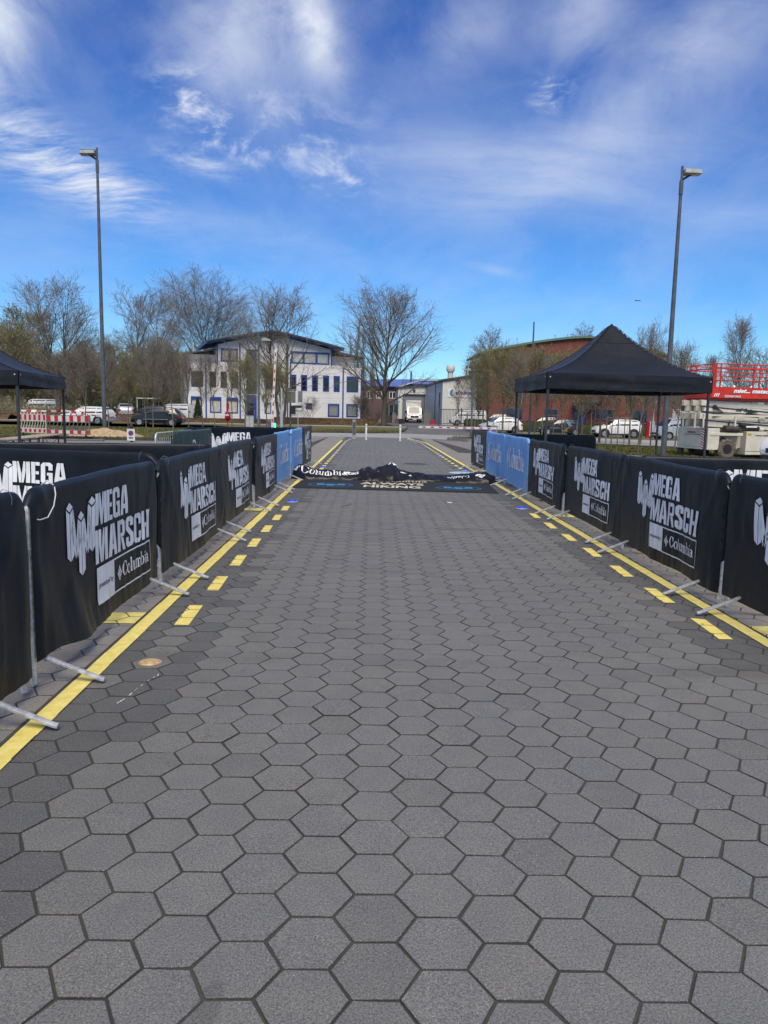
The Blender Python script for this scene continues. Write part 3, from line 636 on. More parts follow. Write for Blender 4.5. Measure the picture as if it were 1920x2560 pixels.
# ------------------------------------------------------------------ crowd barriers and banners
def barrier_parts(root, L, bars=0, h=1.08, feet=(.27, .27)):
    m = MB(); r = .10; pts = [(0, 0, .02), (0, 0, h-r)]
    for k in range(1, 6): a = PI/2*k/5; pts.append((r-r*math.cos(a), 0, h-r+r*math.sin(a)))
    for k in range(0, 6): a = PI/2*k/5; pts.append((L-r+r*math.sin(a), 0, h-r+r*math.cos(a)))
    pts.append((L, 0, .02)); m.tube(pts, .019, 8); m.build('frame', 'galvanised', root, smooth=rad(50))
    m = MB(); m.tube([(.02, 0, .17), (L-.02, 0, .17)], .012, 6); m.build('bottom_rail', 'galvanised', root, smooth=True)
    m = MB(); m.tube([(0, 0, .18), (0, 0, h-.08)], .008, 6); me = m.mesh('bar', 'galvanised')
    for i in range(bars): inst(me, 'bar', root, ((i+1)*L/(bars+1), 0, 0))
    m = MB(); m.tube([(0, -.36, .022), (0, -.34, .026), (0, -.03, .15), (0, .03, .15), (0, .34, .026), (0, .36, .022)], .021, 8, flat=.62); me = m.mesh('foot', 'galvanised', rad(50))
    for x in (feet[0], L-feet[1]): inst(me, 'foot', root, (x, 0, 0))
    m = MB(); m.box(-.03, .0, -.02, .02, .62, .66); m.tube([(-.035, 0, .60), (-.035, 0, .70)], .010, 6); me = m.mesh('hook', 'galvanised'); inst(me, 'hook', root, (0, 0, .12)); inst(me, 'hook', root, (0, 0, -.28))
BARRIER = None
def barrier(loc, rz, L, label, bars=0, feet=(.27, .27)):
    t = thing('crowd_barrier', label, 'crowd barrier', loc, rz, 'metal crowd barriers along the marked path'); barrier_parts(t, L, bars, feet=feet); return t
def banner(loc, rz, L, label, seed, kind='black', logo=.52, back=.45, curl=0, tie=False, cat='banner', sag=.0, word=True, clean=False):
    """fabric folded over the barrier's top rail; local x runs along it, -y is the printed face"""
    root = thing('fabric_banner', label, cat, loc, rz, {'black': 'black printed banners on the barriers', 'blue': 'light blue printed banners on the barriers', 'green': 'green banner on the barrier'}[kind])
    top = 1.115
    def topz(u):
        c = min(u, L-u); d = max(0, 1-c/.11); return top-.085*d*d+.008*nz(u*2.2, seed, 1)-.018*(.5+.5*math.cos(u*2*PI/L+seed))*.5
    def outy(u, z):
        b = abs(math.sin(PI*u/.118)); lo = max(0, 1.1-z)
        f = .030+.0045*b**6*min(1, lo*5)+.042*nz(u*1.1, z*1.2, seed)*min(1, lo*3)+.015*nz(u*4.3, z*1.6, seed+9)*min(1, lo*6)+.008*nz(u*11, z*3, seed+4)*min(1, lo*6)
        c = min(u, L-u); f += .016*math.exp(-((c-.10-.55*lo)/.035)**2)*math.exp(-lo*2.2)   # pull folds from the tied corners
        c2 = max(0, 1-c/.05); f -= .02*c2*c2
        f += curl*math.exp(-((u-.55)/.45)**2)*max(0, (.75-z)/.75)**2
        return -max(f, .025)
    def botz(u): return .105+.016*nz(u*1.4, seed, 5)+sag*math.sin(PI*u/L)+(.10*curl*6*math.exp(-((u-.15)/.28)**2) if curl else 0)
    nu = int(L/.04); EX = .045 if not tie else .02
    def S(a, b):
        u = L*a; ue = EX*(2*a-1)
        if b <= 1:
            z0, z1 = botz(u), topz(u)-.03; z = z0+(z1-z0)*b; return (u+ue, outy(u, z), z)
        if b <= 1.25:
            t = (b-1)/.25*PI; y0 = outy(u, topz(u)-.03); r = .026
            return (u+ue, -math.cos(t)*r*(abs(y0)/r if t < PI/2 else 1), topz(u)-.03+math.sin(t)*.03)
        t = (b-1.25)/.75; z = topz(u)-.03-t*(1.05-back); return (u+ue, .026+.012*nz(u*3, z*2, seed+20), z)
    m = MB(); rows = [i/24 for i in range(25)]+[1+.25*i/5 for i in range(1, 6)]+[1.25+.75*i/8 for i in range(1, 9)]
    vs = []; 
    for b in rows:
        for i in range(nu+1): vs.append(S(i/nu, b))
    n = nu+1; m.add(vs, [(j*n+i, j*n+i+1, (j+1)*n+i+1, (j+1)*n+i) for j in range(len(rows)-1) for i in range(nu)])
    off = len(m.v)-len(vs)
    for i, flip in ((0, 0), (nu, 1)):
        if tie and not flip: continue
        fr = [off+j*n+i for j in range(25)]; bk = [off+j*n+i for j in range(len(rows)-1, 29, -1)]; zb = m.v[bk[0]][2]
        fr = [q for q in fr if m.v[q][2] >= zb-.06]; k_ = min(len(fr), len(bk))
        pick = lambda L_, t_: L_[round(t_*(len(L_)-1))]
        q = [(pick(fr, t_/7), pick(bk, t_/7)) for t_ in range(8)]
        for (a, b), (c, d) in zip(q, q[1:]): f_ = (a, c, d, b) if not flip else (a, b, d, c); m.f.append(f_); m.m.append(0)
    o = m.build('fabric', {'black': 'black_mesh_fabric', 'blue': 'blue_mesh_fabric', 'green': 'dark_green_fabric'}[kind], root, smooth=True)
    if word:
        def mapf(u, z): return (u, outy(u, z)-.007, z)
        t = MB(); tx = None
        if kind == 'black': W, tx = mega_design(logo)
        elif kind == 'blue': W = gem(logo+.22, .62, .34, .50)+serif_word(logo+.40, .46, 1.62, .40, .045)
        else: W = ring(logo, .75, .16, .16, .045, .045)
        for it in W: t.flat(it, lambda a, b: (a, b, 0))
        t = refine(t); t.v = [mapf(min(max(a, .0), L), b) for a, b, _ in t.v]
        t.build('lettering', 'white_print', root, smooth=True)
        if tx and not clean:
            t = MB(); put_text(t, 'presented by', lambda a, b: (tx[0]+a, tx[1]+b, 0), .052, .0006, width=tx[2]); t.v = [(a, outy(a, b)-.0085, b) for a, b, _ in t.v]; t.build('small_lettering', 'dark_print', root)
    if tie:
        t = MB(); t.tube([(.26, -.045, 1.09), (.235, -.06, 1.05), (.19, -.066, .99), (.12, -.06, .935), (.05, -.045, .93), (-.01, -.01, .95)], .0038, 6); t.tube([(.26, -.04, 1.10), (.27, .0, 1.125), (.26, .03, 1.10)], .0045, 6); t.build('cord', 'rope', root, smooth=True)
    else:
        for u in (.16, L-.14):
            t = MB(); t.tube([(u, -.042, 1.05), (u+.004, -.044, 1.08), (u+.006, -.03, 1.118), (u+.004, .0, 1.128), (u, .028, 1.10)], .002, 4); t.build('cable_tie', 'tie_plastic', root)
    return root
LG = [1.35, 4.02, 6.50, 9.18, 11.85, 14.5, 17.12, 19.72, 22.3]
RG = [3.50, 6.15, 8.80, 11.47, 14.10, 16.75, 19.35, 21.95]
LN = ['black barrier banner cut off by the left edge of the photo', 'black mega marsch banner tied with a white cord, largest on the left side', 'black banner second after the cord-tied one on the left side', 'black banner on the left just before the last black one and the blue pair', 'black left-hand banner directly next to the light blue banners', 'light blue banner on the left, the nearer of the pair', 'light blue banner on the left, the farther of the pair', 'narrow-looking black banner ending the left row past the blue ones']
RN = ['black banner cut off by the right edge with only part of its logo', 'largest fully visible black mega marsch banner on the right side', 'black right-hand banner with a diagonal crease at its top corner', 'dusty black banner on the right directly next to the light blue pair', 'light blue banner on the right with a yellow-torn corner, the nearer of the pair', 'light blue banner on the right, the farther of the pair', 'narrow-looking black banner ending the right row past the blue ones']
def SH(s): return ' '.join(s.split()[:12])
LK = ['black']*5+['blue']*2+['black']; RK = ['black']*4+['blue']*2+['black']
for i in range(8):
    y0, y1 = LG[i]+.06, LG[i+1]-.06; L = y1-y0; x = -1.845+[0, 0, .015, -.02, .01, -.01, .015, .03][i]
    barrier((x, y0, 0), PI/2+[0, .004, -.006, .006, -.004, .005, .0, -.01][i], L, 'metal barrier under the '+SH(LN[i]), 18 if i < 3 else 0, feet=[(.3, .44), (.08, .25)][i] if i < 2 else (.27, .27))
    banner((x, y0, 0), PI/2+[0, .004, -.006, .006, -.004, .005, .0, -.01][i], L, LN[i], 11+i*7, LK[i], logo=(.44 if i == 1 else .50) if LK[i] == 'black' else .25, curl=.10 if i == 1 else (.03 if i == 2 else 0), tie=(i == 1))
for i in range(7):
    y0, y1 = RG[i]+.06, RG[i+1]-.06; L = y1-y0; x = 2.945+[.0, 0, .02, -.01, .0, -.02, -.05][i]
    barrier((x, y1, 0), -PI/2+[0, -.004, .006, .0, -.01, .008, .02][i], L, 'metal barrier under the '+SH(RN[i]), 18 if i < 2 else 0)
    banner((x, y1, 0), -PI/2+[0, -.004, .006, .0, -.01, .008, .02][i], L, RN[i], 91+i*5, RK[i], logo=[.42, .50, .45, .42, .22, .22, .45][i], sag=0 if i != 0 else .02)
def row(x0, y0, x1, y1, lab, seed, logo, kind='black', word=True, flip=False):
    L = math.hypot(x1-x0, y1-y0); a = math.atan2(y1-y0, x1-x0)
    barrier((x0, y0, 0), a, L, 'metal barrier under the '+SH(lab), 0); banner((x0, y0, 0), a, L, lab, seed, kind, logo, word=word)
row(-4.62, 8.22, -2.07, 7.28, 'black banner with big white letters behind the cord-tied banner', 211, .56)
row(-4.75, 8.95, -2.05, 9.72, 'black banner crossing just behind the big-lettered one, its letters hidden', 222, 2.9, word=False)
row(-4.36, 17.9, -2.02, 20.0, 'black banner standing crosswise beside the green one', 233, .62)
row(3.12, 8.85, 5.62, 8.20, 'black banner crossing behind the right-hand row in front of the machine', 244, .56)
row(3.10, 17.35, 5.20, 17.86, 'black banner with a rounded end behind the blue banners under the tent', 255, .9, word=False)
row(-3.74, 14.4, -3.63, 17.2, 'dark green banner with a white ring on the left', 266, 1.35, 'green')
t = barrier((-3.92, 13.9, 0), PI/2-.03, 2.5, 'bare metal barrier leaning beside the dark green banner', 18)

# inclined gate in the banner row's near end, left

# ------------------------------------------------------------------ things lying on the path
MAT0 = [(-1.60, 15.22), (2.50, 14.82), (2.78, 18.95), (-1.42, 19.35)]
def matfn(a, b, z=.017):   # a,b metres from the near left corner along the mat's edges
    (x0, y0), (x1, y1), _, (x3, y3) = MAT0; u, v = a/4.12, b/4.13
    return (x0+(x1-x0)*u+(x3-x0)*v+.0*u*v, y0+(y1-y0)*u+(y3-y0)*v, z+.004*nz(a*1.2, b*1.2, 2))
def finish_mat():
    t = thing('floor_mat', 'large flat black rubber mat with cream words and blue ovals across the path', 'mat')
    m = MB(); m.grid(lambda a, b: matfn(a*4.12, b*4.13), 30, 30)
    n = 31; m.grid(lambda a, b: (lambda p: (p[0], p[1], p[2] if b < .5 else .001))(matfn(a*4.12, 0)), 30, 1); m.grid(lambda a, b: (lambda p: (p[0], p[1], p[2] if b < .5 else .001))(matfn(4.12, a*4.13)), 30, 1)
    m.build('sheet', 'mat_rubber', t, smooth=False)
    F = lambda a, b: matfn(a, b, .0195)
    m = MB(); put_text(m, 'HIKING', lambda a, b: F(1.42+a, .42+b), .64, .022, width=1.18); m.build('lettering', 'cream_print', t)
    m = MB(); put_text(m, 'ALWAYS', lambda a, b: F(1.32+a, 1.08+b), .60, .022, width=1.36); m.build('lettering', 'cream_print', t)
    m = MB()
    for it in serif_word(1.62, 1.78, 1.15, .48)+gem(1.42, 1.98, .34, .5): m.flat(it, F)
    m.build('lettering', 'cream_print', t)
    for cx in (.72, 3.38):
        m = MB()
        for it in ring(cx, .72, .47, .40, .02, .02, n=40)+ring(cx, .72, .42, .345, .012, .012, n=40)+[[[(cx+(a-.225)*1.35, .72+(b-.2)*1.1) for a, b in lp] for lp in w] for w in mm_logo(0, 0, 1)]: m.flat(it, F)
        m.build('emblem', 'blue_print', t)
finish_mat()
def heap():
    """collapsed fabric arch across the mat"""
    t = thing('deflated_banner_arch', 'crumpled black fabric arch with white lettering lying across the mat', 'fabric heap')
    H = [(-1.86, .05), (-1.74, .22), (-1.62, .29), (-1.50, .26), (-1.36, .20), (-1.1, .175), (-.7, .165), (-.35, .15), (-.22, .22), (-.08, .26), (.05, .21), (.2, .26), (.36, .32), (.46, .36), (.55, .31), (.66, .20), (.8, .16), (1.05, .15), (1.4, .105), (1.75, .115), (2.1, .155), (2.4, .195), (2.6, .205), (2.76, .14), (2.9, .03)]
    W = [(-1.86, .25), (-1.5, .50), (-1.1, .34), (-.4, .32), (.0, .50), (.45, .62), (.8, .42), (1.4, .34), (2.1, .40), (2.6, .42), (2.9, .18)]
    def ip(T, x):
        for (a, p), (b, q) in zip(T, T[1:]):
            if a <= x <= b: k = (x-a)/(b-a); k = k*k*(3-2*k); return p+(q-p)*k
        return T[-1][1]
    def S(u, v):
        x = -1.86+4.76*u; w = ip(W, x); h = ip(H, x); yc = 17.42+.10*math.sin(x*2.1)-.05*x
        s = max(0, math.sin(PI*v))**.62; a = v*2-1
        y = yc+a*w*(1+.12*nz(x*3, a*2, 4))
        rd = 1-abs(nz(x*5.5+a*2.2, a*2.6+x*1.7, 7))*1.5; rd2 = 1-abs(nz(x*13+a*5, a*7-x*3, 3))*1.6
        z = h*s*(.80+.24*rd)+.028*rd2*s*min(1, h*6)+.012
        x += .05*nz(x*4, a*3, 12)*s; y -= .06*s*nz(x*6, a*4, 15)
        return (x, y, max(.010, z) if 0 < v < 1 else .008)
    m = MB(); m.grid(S, 300, 52); m.build('fabric', 'nylon', t, smooth=True)
    def on(a, b):      # a along x in metres, b 0..1 up the near face
        u = (a+1.86)/4.76; v = .03+.42*(b); p = Vector(S(u, v)); e = .004
        n = (Vector(S(u+e, v))-p).cross(Vector(S(u, v+e))-p).normalized()
        if n.z < 0 and n.y > 0: n = -n
        if n.y > .3: n = -n
        return tuple(p+n*.006)
    def put(its, name='lettering'):
        q = MB()
        for it in its: q.flat(it, lambda a, b: (a, b, 0))
        q = refine(q, .05); q.v = [on(a, b) for a, b, _ in q.v]; q.build(name, 'white_print', t)
    put(serif_word(-1.60, .22, 1.05, .72)); put(gem(-1.72, .72, .22, .6))
    put([[[(x0+a*.9, b*.62+.36) for a, b in lp] for lp in it] for x0, wd in ((-.62, 'M'),) for it in block_word('MEGA', 0, 0, .38, .75)])
    put(gem(2.45, .45, .26, .55)); put([[[(4.15-a, .38-b*.5+.1) for a, b in lp] for lp in it] for it in serif_word(1.95, -.2, .5, .55)])
    put([[[(.36, .90), (.60, .96), (.60, 1.12), (.42, 1.10)]]]); put([[[(.66, .60), (.78, .52), (.80, .64), (.70, .72)]]]); put([[[(.80, .34), (.92, .30), (.86, .44)]]])
    m = MB(); m.tube([(2.2, 17.0, .05), (2.95, 17.05, .07)], .014, 6); m.build('pole', 'galvanised', t)
heap()
def disc(x, y, r, h, name, mats, label, cat, group=None, tilt=0):
    t = thing(name, label, cat, (x, y, .002), 0, group); m = MB(); m.lathe([(r, 0), (r*.96, h*.5), (r*.75, h*.85), (r*.4, h), (0, h)], n=24); m.build('lens', mats[0], t, smooth=True)
    m = MB(); m.lathe([(r*1.09, 0), (r*1.09, h*.22), (r*1.0, h*.3), (r*.98, .001)], n=24); m.build('ring', mats[1], t, smooth=rad(40)); return t
disc(-1.335, 4.52, .064, .012, 'road_stud', ('amber_lens', 'timber'), 'worn amber round stud set in a dark paver beside the left yellow line', 'road stud')
studs = [(-1.335, 12.9, 'blue road stud on the left before the black mat'), (2.50, 12.5, 'blue road stud on the right before the black mat'), (-1.33, 21.0, 'blue road stud on the left right behind the fabric heap'), (-1.31, 27.9, 'blue road stud on the left dash line, second behind the fabric heap'), (-1.29, 35.4, 'blue road stud on the left dash line, third behind the fabric heap'), (-1.2, 42.4, 'blue road stud at the foot of the flat grey pillar'), (2.52, 20.4, 'blue road stud on the pale round disc at right'), (2.45, 27.1, 'blue road stud on the right dash line, first beyond the disc'), (2.42, 34.5, 'blue road stud on the right dash line, second beyond the disc'), (2.28, 39.8, 'blue road stud on the right dash line, third beyond the disc'), (2.05, 43.7, 'farthest blue road stud on the right near the bollards')]
first = None
for x, y, lab in studs:
    if first is None: first = disc(x, y, .085, .035, 'road_stud', ('blue_lens', 'pale_blue'), lab, 'road stud', 'blue studs beside the yellow lines')
    else: dup(first, (x, y, .02 if y == 20.4 else .002), label=lab)
t = thing('round_disc', 'pale blue flat round disc lying at the right end of the fabric heap', 'disc', (2.42, 19.75, .004)); m = MB(); m.lathe([(.40, 0), (.41, .008), (.39, .016), (0, .018)], n=40); m.build('plate', 'pale_blue', t, smooth=rad(40))
t = thing('manhole_cover', 'round iron manhole cover in the paving behind the fabric heap', 'manhole cover', (1.32, 23.05, 0)); m = MB(); m.lathe([(.36, 0), (.36, .006), (.32, .007), (.315, .004), (0, .004)], n=40); m.build('cover', 'cast_iron', t); m = MB(); m.lathe([(.46, 0), (.46, .0035), (.37, .0038), (.37, 0)], n=40); m.build('ring', 'dark_road', t)
for i, (x, y, s) in enumerate([(-.42, 12.45, 1), (-.36, 12.62, .7), (-.47, 12.3, .6)]):
    m = MB(); m.add([(x, y, .006), (x+.05*s, y+.02, .012), (x+.07*s, y+.07*s, .008), (x+.01, y+.06*s, .014)], [(0, 1, 2, 3)]); m.tube([(x, y, .006), (x-.03, y-.02, .006)], .002, 4); o = m.build('dead_leaf', 'litter'); tag(o, ('middle one of the dark dead leaves before the mat', 'dark dead leaf nearest the mat', 'smallest dark dead leaf, nearest the viewer before the mat')[i], 'leaf', 'dead leaves before the mat')
m = MB(); m.box(1.33, 1.40, 13.15, 13.17, .001, .012); m.box(1.385, 1.40, 13.12, 13.16, .001, .010); tag(m.build('paper_scrap', 'white_print'), 'tiny white scrap on the pavers before the mat', 'litter')

# ------------------------------------------------------------------ pop-up tents
def gazebo(P, zv, H, label, group, skirt=.26, rear=True):
    """P: corner points front-left, front-right, back-right, back-left; zv: height of the skirt's lower edge"""
    t = thing('popup_tent', label, 'tent', (0, 0, 0), 0, group); c = [Vector((*p, 0)) for p in P]
    def bl(s, q): return (c[0]*(1-s)+c[1]*s)*(1-q)+(c[3]*(1-s)+c[2]*s)*q
    def top(s, q, dz=0):
        a, b = s*2-1, q*2-1; r = max(abs(a), abs(b)); k = 1-r
        f = .33*k+.67*k**2.1; f = f if k < .93 else f-.02*((k-.93)/.07)**2*2
        d = abs(abs(a)-abs(b)); sagg = -.10*d*(1-r)*r*2.0
        p = bl(s, q); return (p.x, p.y, zv+skirt+H*f+sagg+(.006*nz(s*9, q*9, zv)+.014*nz(s*3.1+q, q*3.7, zv+4)*r+.010*(1-abs(nz((a+b)*5, (a-b)*2.2, zv+8))*2)*r*r)*min(1, (1-r)*6+.15)+dz)
    m = MB(); m.grid(top, 44, 44)
    m.grid(lambda a, b: top(a, b, -.012), 44, 44); m.build('canopy', 'tent_fabric', t, smooth=rad(70))
    m = MB()
    for sa, sb in ((0, 0), (1, 0), (0, 1), (1, 1)): m.tube([top(sa+(.5-sa)*k_/16, sb+(.5-sb)*k_/16, .003) for k_ in range(16)], .006, 4)
    rr_ = .13; m.tube([top(.5+rr_*math.cos(w_)*1.0/max(abs(math.cos(w_)), abs(math.sin(w_))), .5+rr_*math.sin(w_)/max(abs(math.cos(w_)), abs(math.sin(w_))), .002) for w_ in [2*PI*i_/24 for i_ in range(25)]], .005, 4)
    m.build('seam', 'tent_fabric', t, smooth=True)
    for i in range(4):
        A, B = c[i], c[(i+1) % 4]; n = (B-A).cross(Vector((0, 0, 1))).normalized()
        def sk(u, v, o=0):
            p = A*(1-u)+B*u; w = .016*math.sin(u*17+i)*(1-v)*math.sin(PI*u)+.010*nz(u*14, v*3, i+zv)*math.sin(PI*u)+.012*math.sin(v*9+u*3)*math.sin(PI*u)*.6
            z = zv+skirt*v+(-.012*math.sin(PI*u)-.006*nz(u*6, i, 1))*(1-v); return (p.x+n.x*(w+.012+o), p.y+n.y*(w+.012+o), z)
        m = MB(); m.grid(sk, 50, 8); m.grid(lambda u, v: sk(u, v, -.006), 50, 2); m.build('skirt', 'tent_fabric', t, smooth=rad(60))
    for i in range(4):
        p = c[i]; q = p+(bl(.5, .5)-p).normalized()*.05; m = MB(); m.box(q.x-.019, q.x+.019, q.y-.019, q.y+.019, .01, zv+skirt-.02); m.box(q.x-.026, q.x+.026, q.y-.026, q.y+.026, .62, .68); m.box(q.x-.06, q.x+.06, q.y-.06, q.y+.06, 0, .012)
        m.build('leg', 'dark_metal_leg', t)
        A, B = q, c[(i+1) % 4]+(bl(.5, .5)-c[(i+1) % 4]).normalized()*.05; m = MB()
        for k in range(4):
            a, b = A.lerp(B, k/4), A.lerp(B, (k+1)/4); h0, h1 = zv+.02, zv+.22
            m.tube([(a.x, a.y, h0), (b.x, b.y, h1)], .011, 4); m.tube([(a.x, a.y, h1), (b.x, b.y, h0)], .011, 4)
        m.build('truss', 'dark_metal_leg', t)
        m = MB(); m.lathe([(.0, -.004), (.013, -.004), (.013, 0), (.0, .001)], n=10, axis='y'); g = m.mesh('eyelet', 'galvanised')
        n = (c[(i+1) % 4]-c[i]).normalized()
        for k in (.05,):
            pp = c[i]+n*k; nn = n.cross(Vector((0, 0, 1))); inst(g, 'eyelet', t, (pp.x+nn.x*.022, pp.y+nn.y*.022, zv+skirt*.72), math.atan2(n.y, n.x))
            pp = c[(i+1) % 4]-n*k; inst(g, 'eyelet', t, (pp.x+nn.x*.022, pp.y+nn.y*.022, zv+skirt*.72), math.atan2(n.y, n.x))
    m = MB(); m.tube([(*bl(.5, .5).xy, zv-.05), (*bl(.5, .5).xy, zv+skirt+H-.04)], .02, 6)
    for i in range(4): m.tube([(c[i].x, c[i].y, zv+.1), (*bl(.5, .5).xy, zv+.02)], .012, 4)
    m.build('centre_pole', 'dark_metal_leg', t); return t
GR = gazebo([(3.08, 13.64), (6.34, 14.34), (6.40, 17.05), (3.09, 16.75)], 2.02, 1.11, 'black pop-up tent with a pointed roof on the right side of the path', 'black pop-up tents', skirt=.28)
gazebo([(-9.05, 12.95), (-6.02, 13.2), (-6.44, 16.25), (-9.4, 16.0)], 1.885, .98, 'black pop-up tent cut off by the left edge of the photo', 'black pop-up tents', skirt=.24)
m = MB(); m.grid(lambda u, v: (3.11+.012*math.sin(v*6), 16.0+.05*(u-.5)+.01*math.sin(v*5), 2.03-.28*v), 2, 8); m.grid(lambda u, v: (3.114+.012*math.sin(v*6), 16.0+.05*(u-.5)+.01*math.sin(v*5), 2.03-.28*v), 2, 8); tag(m.build('fabric_strap', 'white_print'), 'short white strap dangling from the right tent skirt', 'strap')
def trestle(x, y, a, lab):
    t = thing('folding_table', lab, 'table', (x, y, 0), a, 'folding tables under the left tent'); m = MB(); m.box(-1.1, 1.1, -.25, .25, .745, .775); m.build('table_top', 'timber', t, bevel=.004)
    for sx in (-.85, .85):
        for sy in (-.2, .2): m = MB(); m.box(sx-.014, sx+.014, sy-.014, sy+.014, 0, .74); m.build('leg', 'black_steel', t)
        m = MB(); m.tube([(sx, -.2, .25), (sx, .2, .7)], .008, 5); m.tube([(sx, .2, .25), (sx, -.2, .7)], .008, 5); m.tube([(sx, -.2, .7), (sx, .2, .7)], .010, 5); m.tube([(sx, 0, .70), (sx*.45, 0, .74)], .008, 5); m.build('brace', 'black_steel', t)
trestle(-8.36, 17.75, rad(97), 'folding beer table with wooden top nearer under the left tent'); trestle(-8.62, 20.05, rad(97), 'folding beer table with wooden top, far one in the line at left')

# ------------------------------------------------------------------ posts, lamps, signs
def lamp(x, y, h, side, lab, r=.125, head=1.0, name='street_lamp'):
    t = thing(name, lab, 'street lamp', (x, y, zg(x, y)), 0, 'tall grey street lamps'); m = MB(); m.tube([(0, 0, -.2), (0, 0, 2.2), (0, 0, h*.6), (0, 0, h-.9)], [r, r*.96, r*.74, r*.56], 14); m.tube([(0, 0, h-1.0), (0, 0, h-.45)], r*.72, 12); m.tube([(0, 0, h-.45), (0, 0, h+.12)], r*.45, 10)
    m.build('pole', 'grey_pole', t, smooth=rad(50))
    m = MB(); s = side; k = head
    m.tube([(0, 0, h-.42), (s*.42*k, -.02, h-.18)], [.05, .035], 6); m.build('bracket', 'black_steel', t)
    P = [(s*.05*k, -.26*k), (s*.78*k, -.20*k), (s*.78*k, .20*k), (s*.05*k, .26*k)]
    m = MB(); lo = [(a, b, h-.20) for a, b in P]; up = [(a*.92+s*.02, b*.8, h-.02) for a, b in P]
    m.add(lo+up, [(0, 1, 2, 3)[::-1] if s > 0 else (0, 1, 2, 3), (4, 5, 6, 7) if s > 0 else (7, 6, 5, 4)]+[(i, (i+1) % 4, 4+(i+1) % 4, 4+i) for i in range(4)]); m.build('lamp_head', 'lamp_shell', t, bevel=.02)
    m = MB(); m.box(min(s*.22*k, s*.70*k), max(s*.22*k, s*.70*k), -.14*k, .14*k, h-.225, h-.201); m.build('lens', 'lamp_glass', t); return t
lamp(-13.34, 38.4, 13.62, -1, 'very tall grey street lamp on the left beside the sand heap', .108)
lamp(12.52, 32.6, 11.82, 1, 'very tall grey street lamp on the right behind the tent', .118)
def slim(x, y, h, dx, lab):
    t = thing('street_lamp', lab, 'street lamp', (x, y, zg(x, y))); m = MB(); m.tube([(0, 0, -.1), (0, 0, 1.2), (0, 0, 1.25), (0, 0, h)], [.085, .08, .065, .05], 10); m.build('pole', 'grey_pole', t, smooth=rad(50))
    m = MB(); m.tube([(0, 0, h-.35), (dx*.5, 0, h-.28)], .022, 6); m.build('arm', 'grey_pole', t); m = MB(); m.prism([(dx*.25, -.03), (dx*.95, -.03), (dx*.95, .02), (dx*.55, .12), (dx*.3, .10)], lambda a, b, d: (a, d, h-.3+b), -.12, .12); m.build('lamp_head', 'lamp_shell', t)
slim(-5.62, 38, 5.2, .62, 'slim grey lamp post before the white building, head pointing right'); slim(6.3, 48.7, 4.62, -.6, 'slim grey lamp post on the small grass island at right')
t = thing('street_lamp', 'slim grey lamp post among the trees behind the right tent', 'street lamp', (11.1, 54, zg(11, 54))); m = MB(); m.tube([(0, 0, 0), (0, 0, 8.1)], [.09, .05], 8); m.build('pole', 'grey_pole', t)
def bollard(x, y, h, lab, slab=False):
    t = thing('bollard', lab, 'bollard', (x, y, zg(x, y)))
    if slab:
        m = MB(); m.box(-.10, .10, -.07, .07, 0, h); m.build('body', 'pillar_metal', t, bevel=.008); m = MB(); m.box(-.085, .085, -.074, -.0705, .25, h-.12); m.build('panel', 'grey_pole', t)
    else:
        m = MB(); m.lathe([(.052, 0), (.052, h-.02), (.04, h), (0, h)], n=14); m.build('post', 'white_post', t, smooth=rad(40)); m = MB(); m.lathe([(.054, h-.16), (.054, h-.08)], n=14); m.lathe([(.075, 0), (.075, .02), (.05, .03)], n=14); m.build('band', 'galvanised', t)
bollard(-1.02, 43.0, 1.08, 'broad flat grey pillar at the far left end of the path', True); bollard(-.33, 41.9, .88, 'thin whitish bollard left of centre at the far end of the path'); bollard(1.5, 41.0, .88, 'thin whitish bollard right of centre at the far end of the path')
def boom(x, y, side, up, lab):
    t = thing('barrier_gate', lab, 'barrier gate', (x, y, zg(x, y))); m = MB(); m.box(-.16, .16, -.15, .15, 0, 1.02); m.build('cabinet', 'pillar_metal' if not up else 'grey_pole', t, bevel=.015)
    m = MB(); m.box(-.17, .17, -.16, .16, 1.02, 1.06); m.build('cap', 'bin_grey', t, bevel=.01)
    L = 3.55
    def F(a, b, d): return (side*a, d, .93+b) if not up else (b+.06+a*.045, d, .78+a)
    m = MB(); m.prism([(-.1, -.05), (L, -.05), (L, .05), (-.1, .05)], F, -.21, -.17); m.build('boom', 'white_post', t)
    mm = MB(); mm.prism([(0, -.022), (.16, -.022), (.16, .022), (0, .022)], F, -.2145, -.211); 
    for i in range(9):
        q = MB(); a0 = .18+i*.38; q.prism([(a0, -.030), (a0+.16, -.030), (a0+.16, .030), (a0, .030)], F, -.2135, -.2105); q.build('stripe', 'barrier_red', t)
    m = MB(); m.box(-.22 if side < 0 else .14, -.14 if side < 0 else .22, -.2, -.16, .15, .92); m.build('post', 'blue_led' if not up else 'green_led', t)
boom(5.72, 36, -1, False, 'lowered white boom gate with red marks at right beyond the banners'); boom(-4.75, 36.2, 1, True, 'raised white boom gate standing upright before the white building')
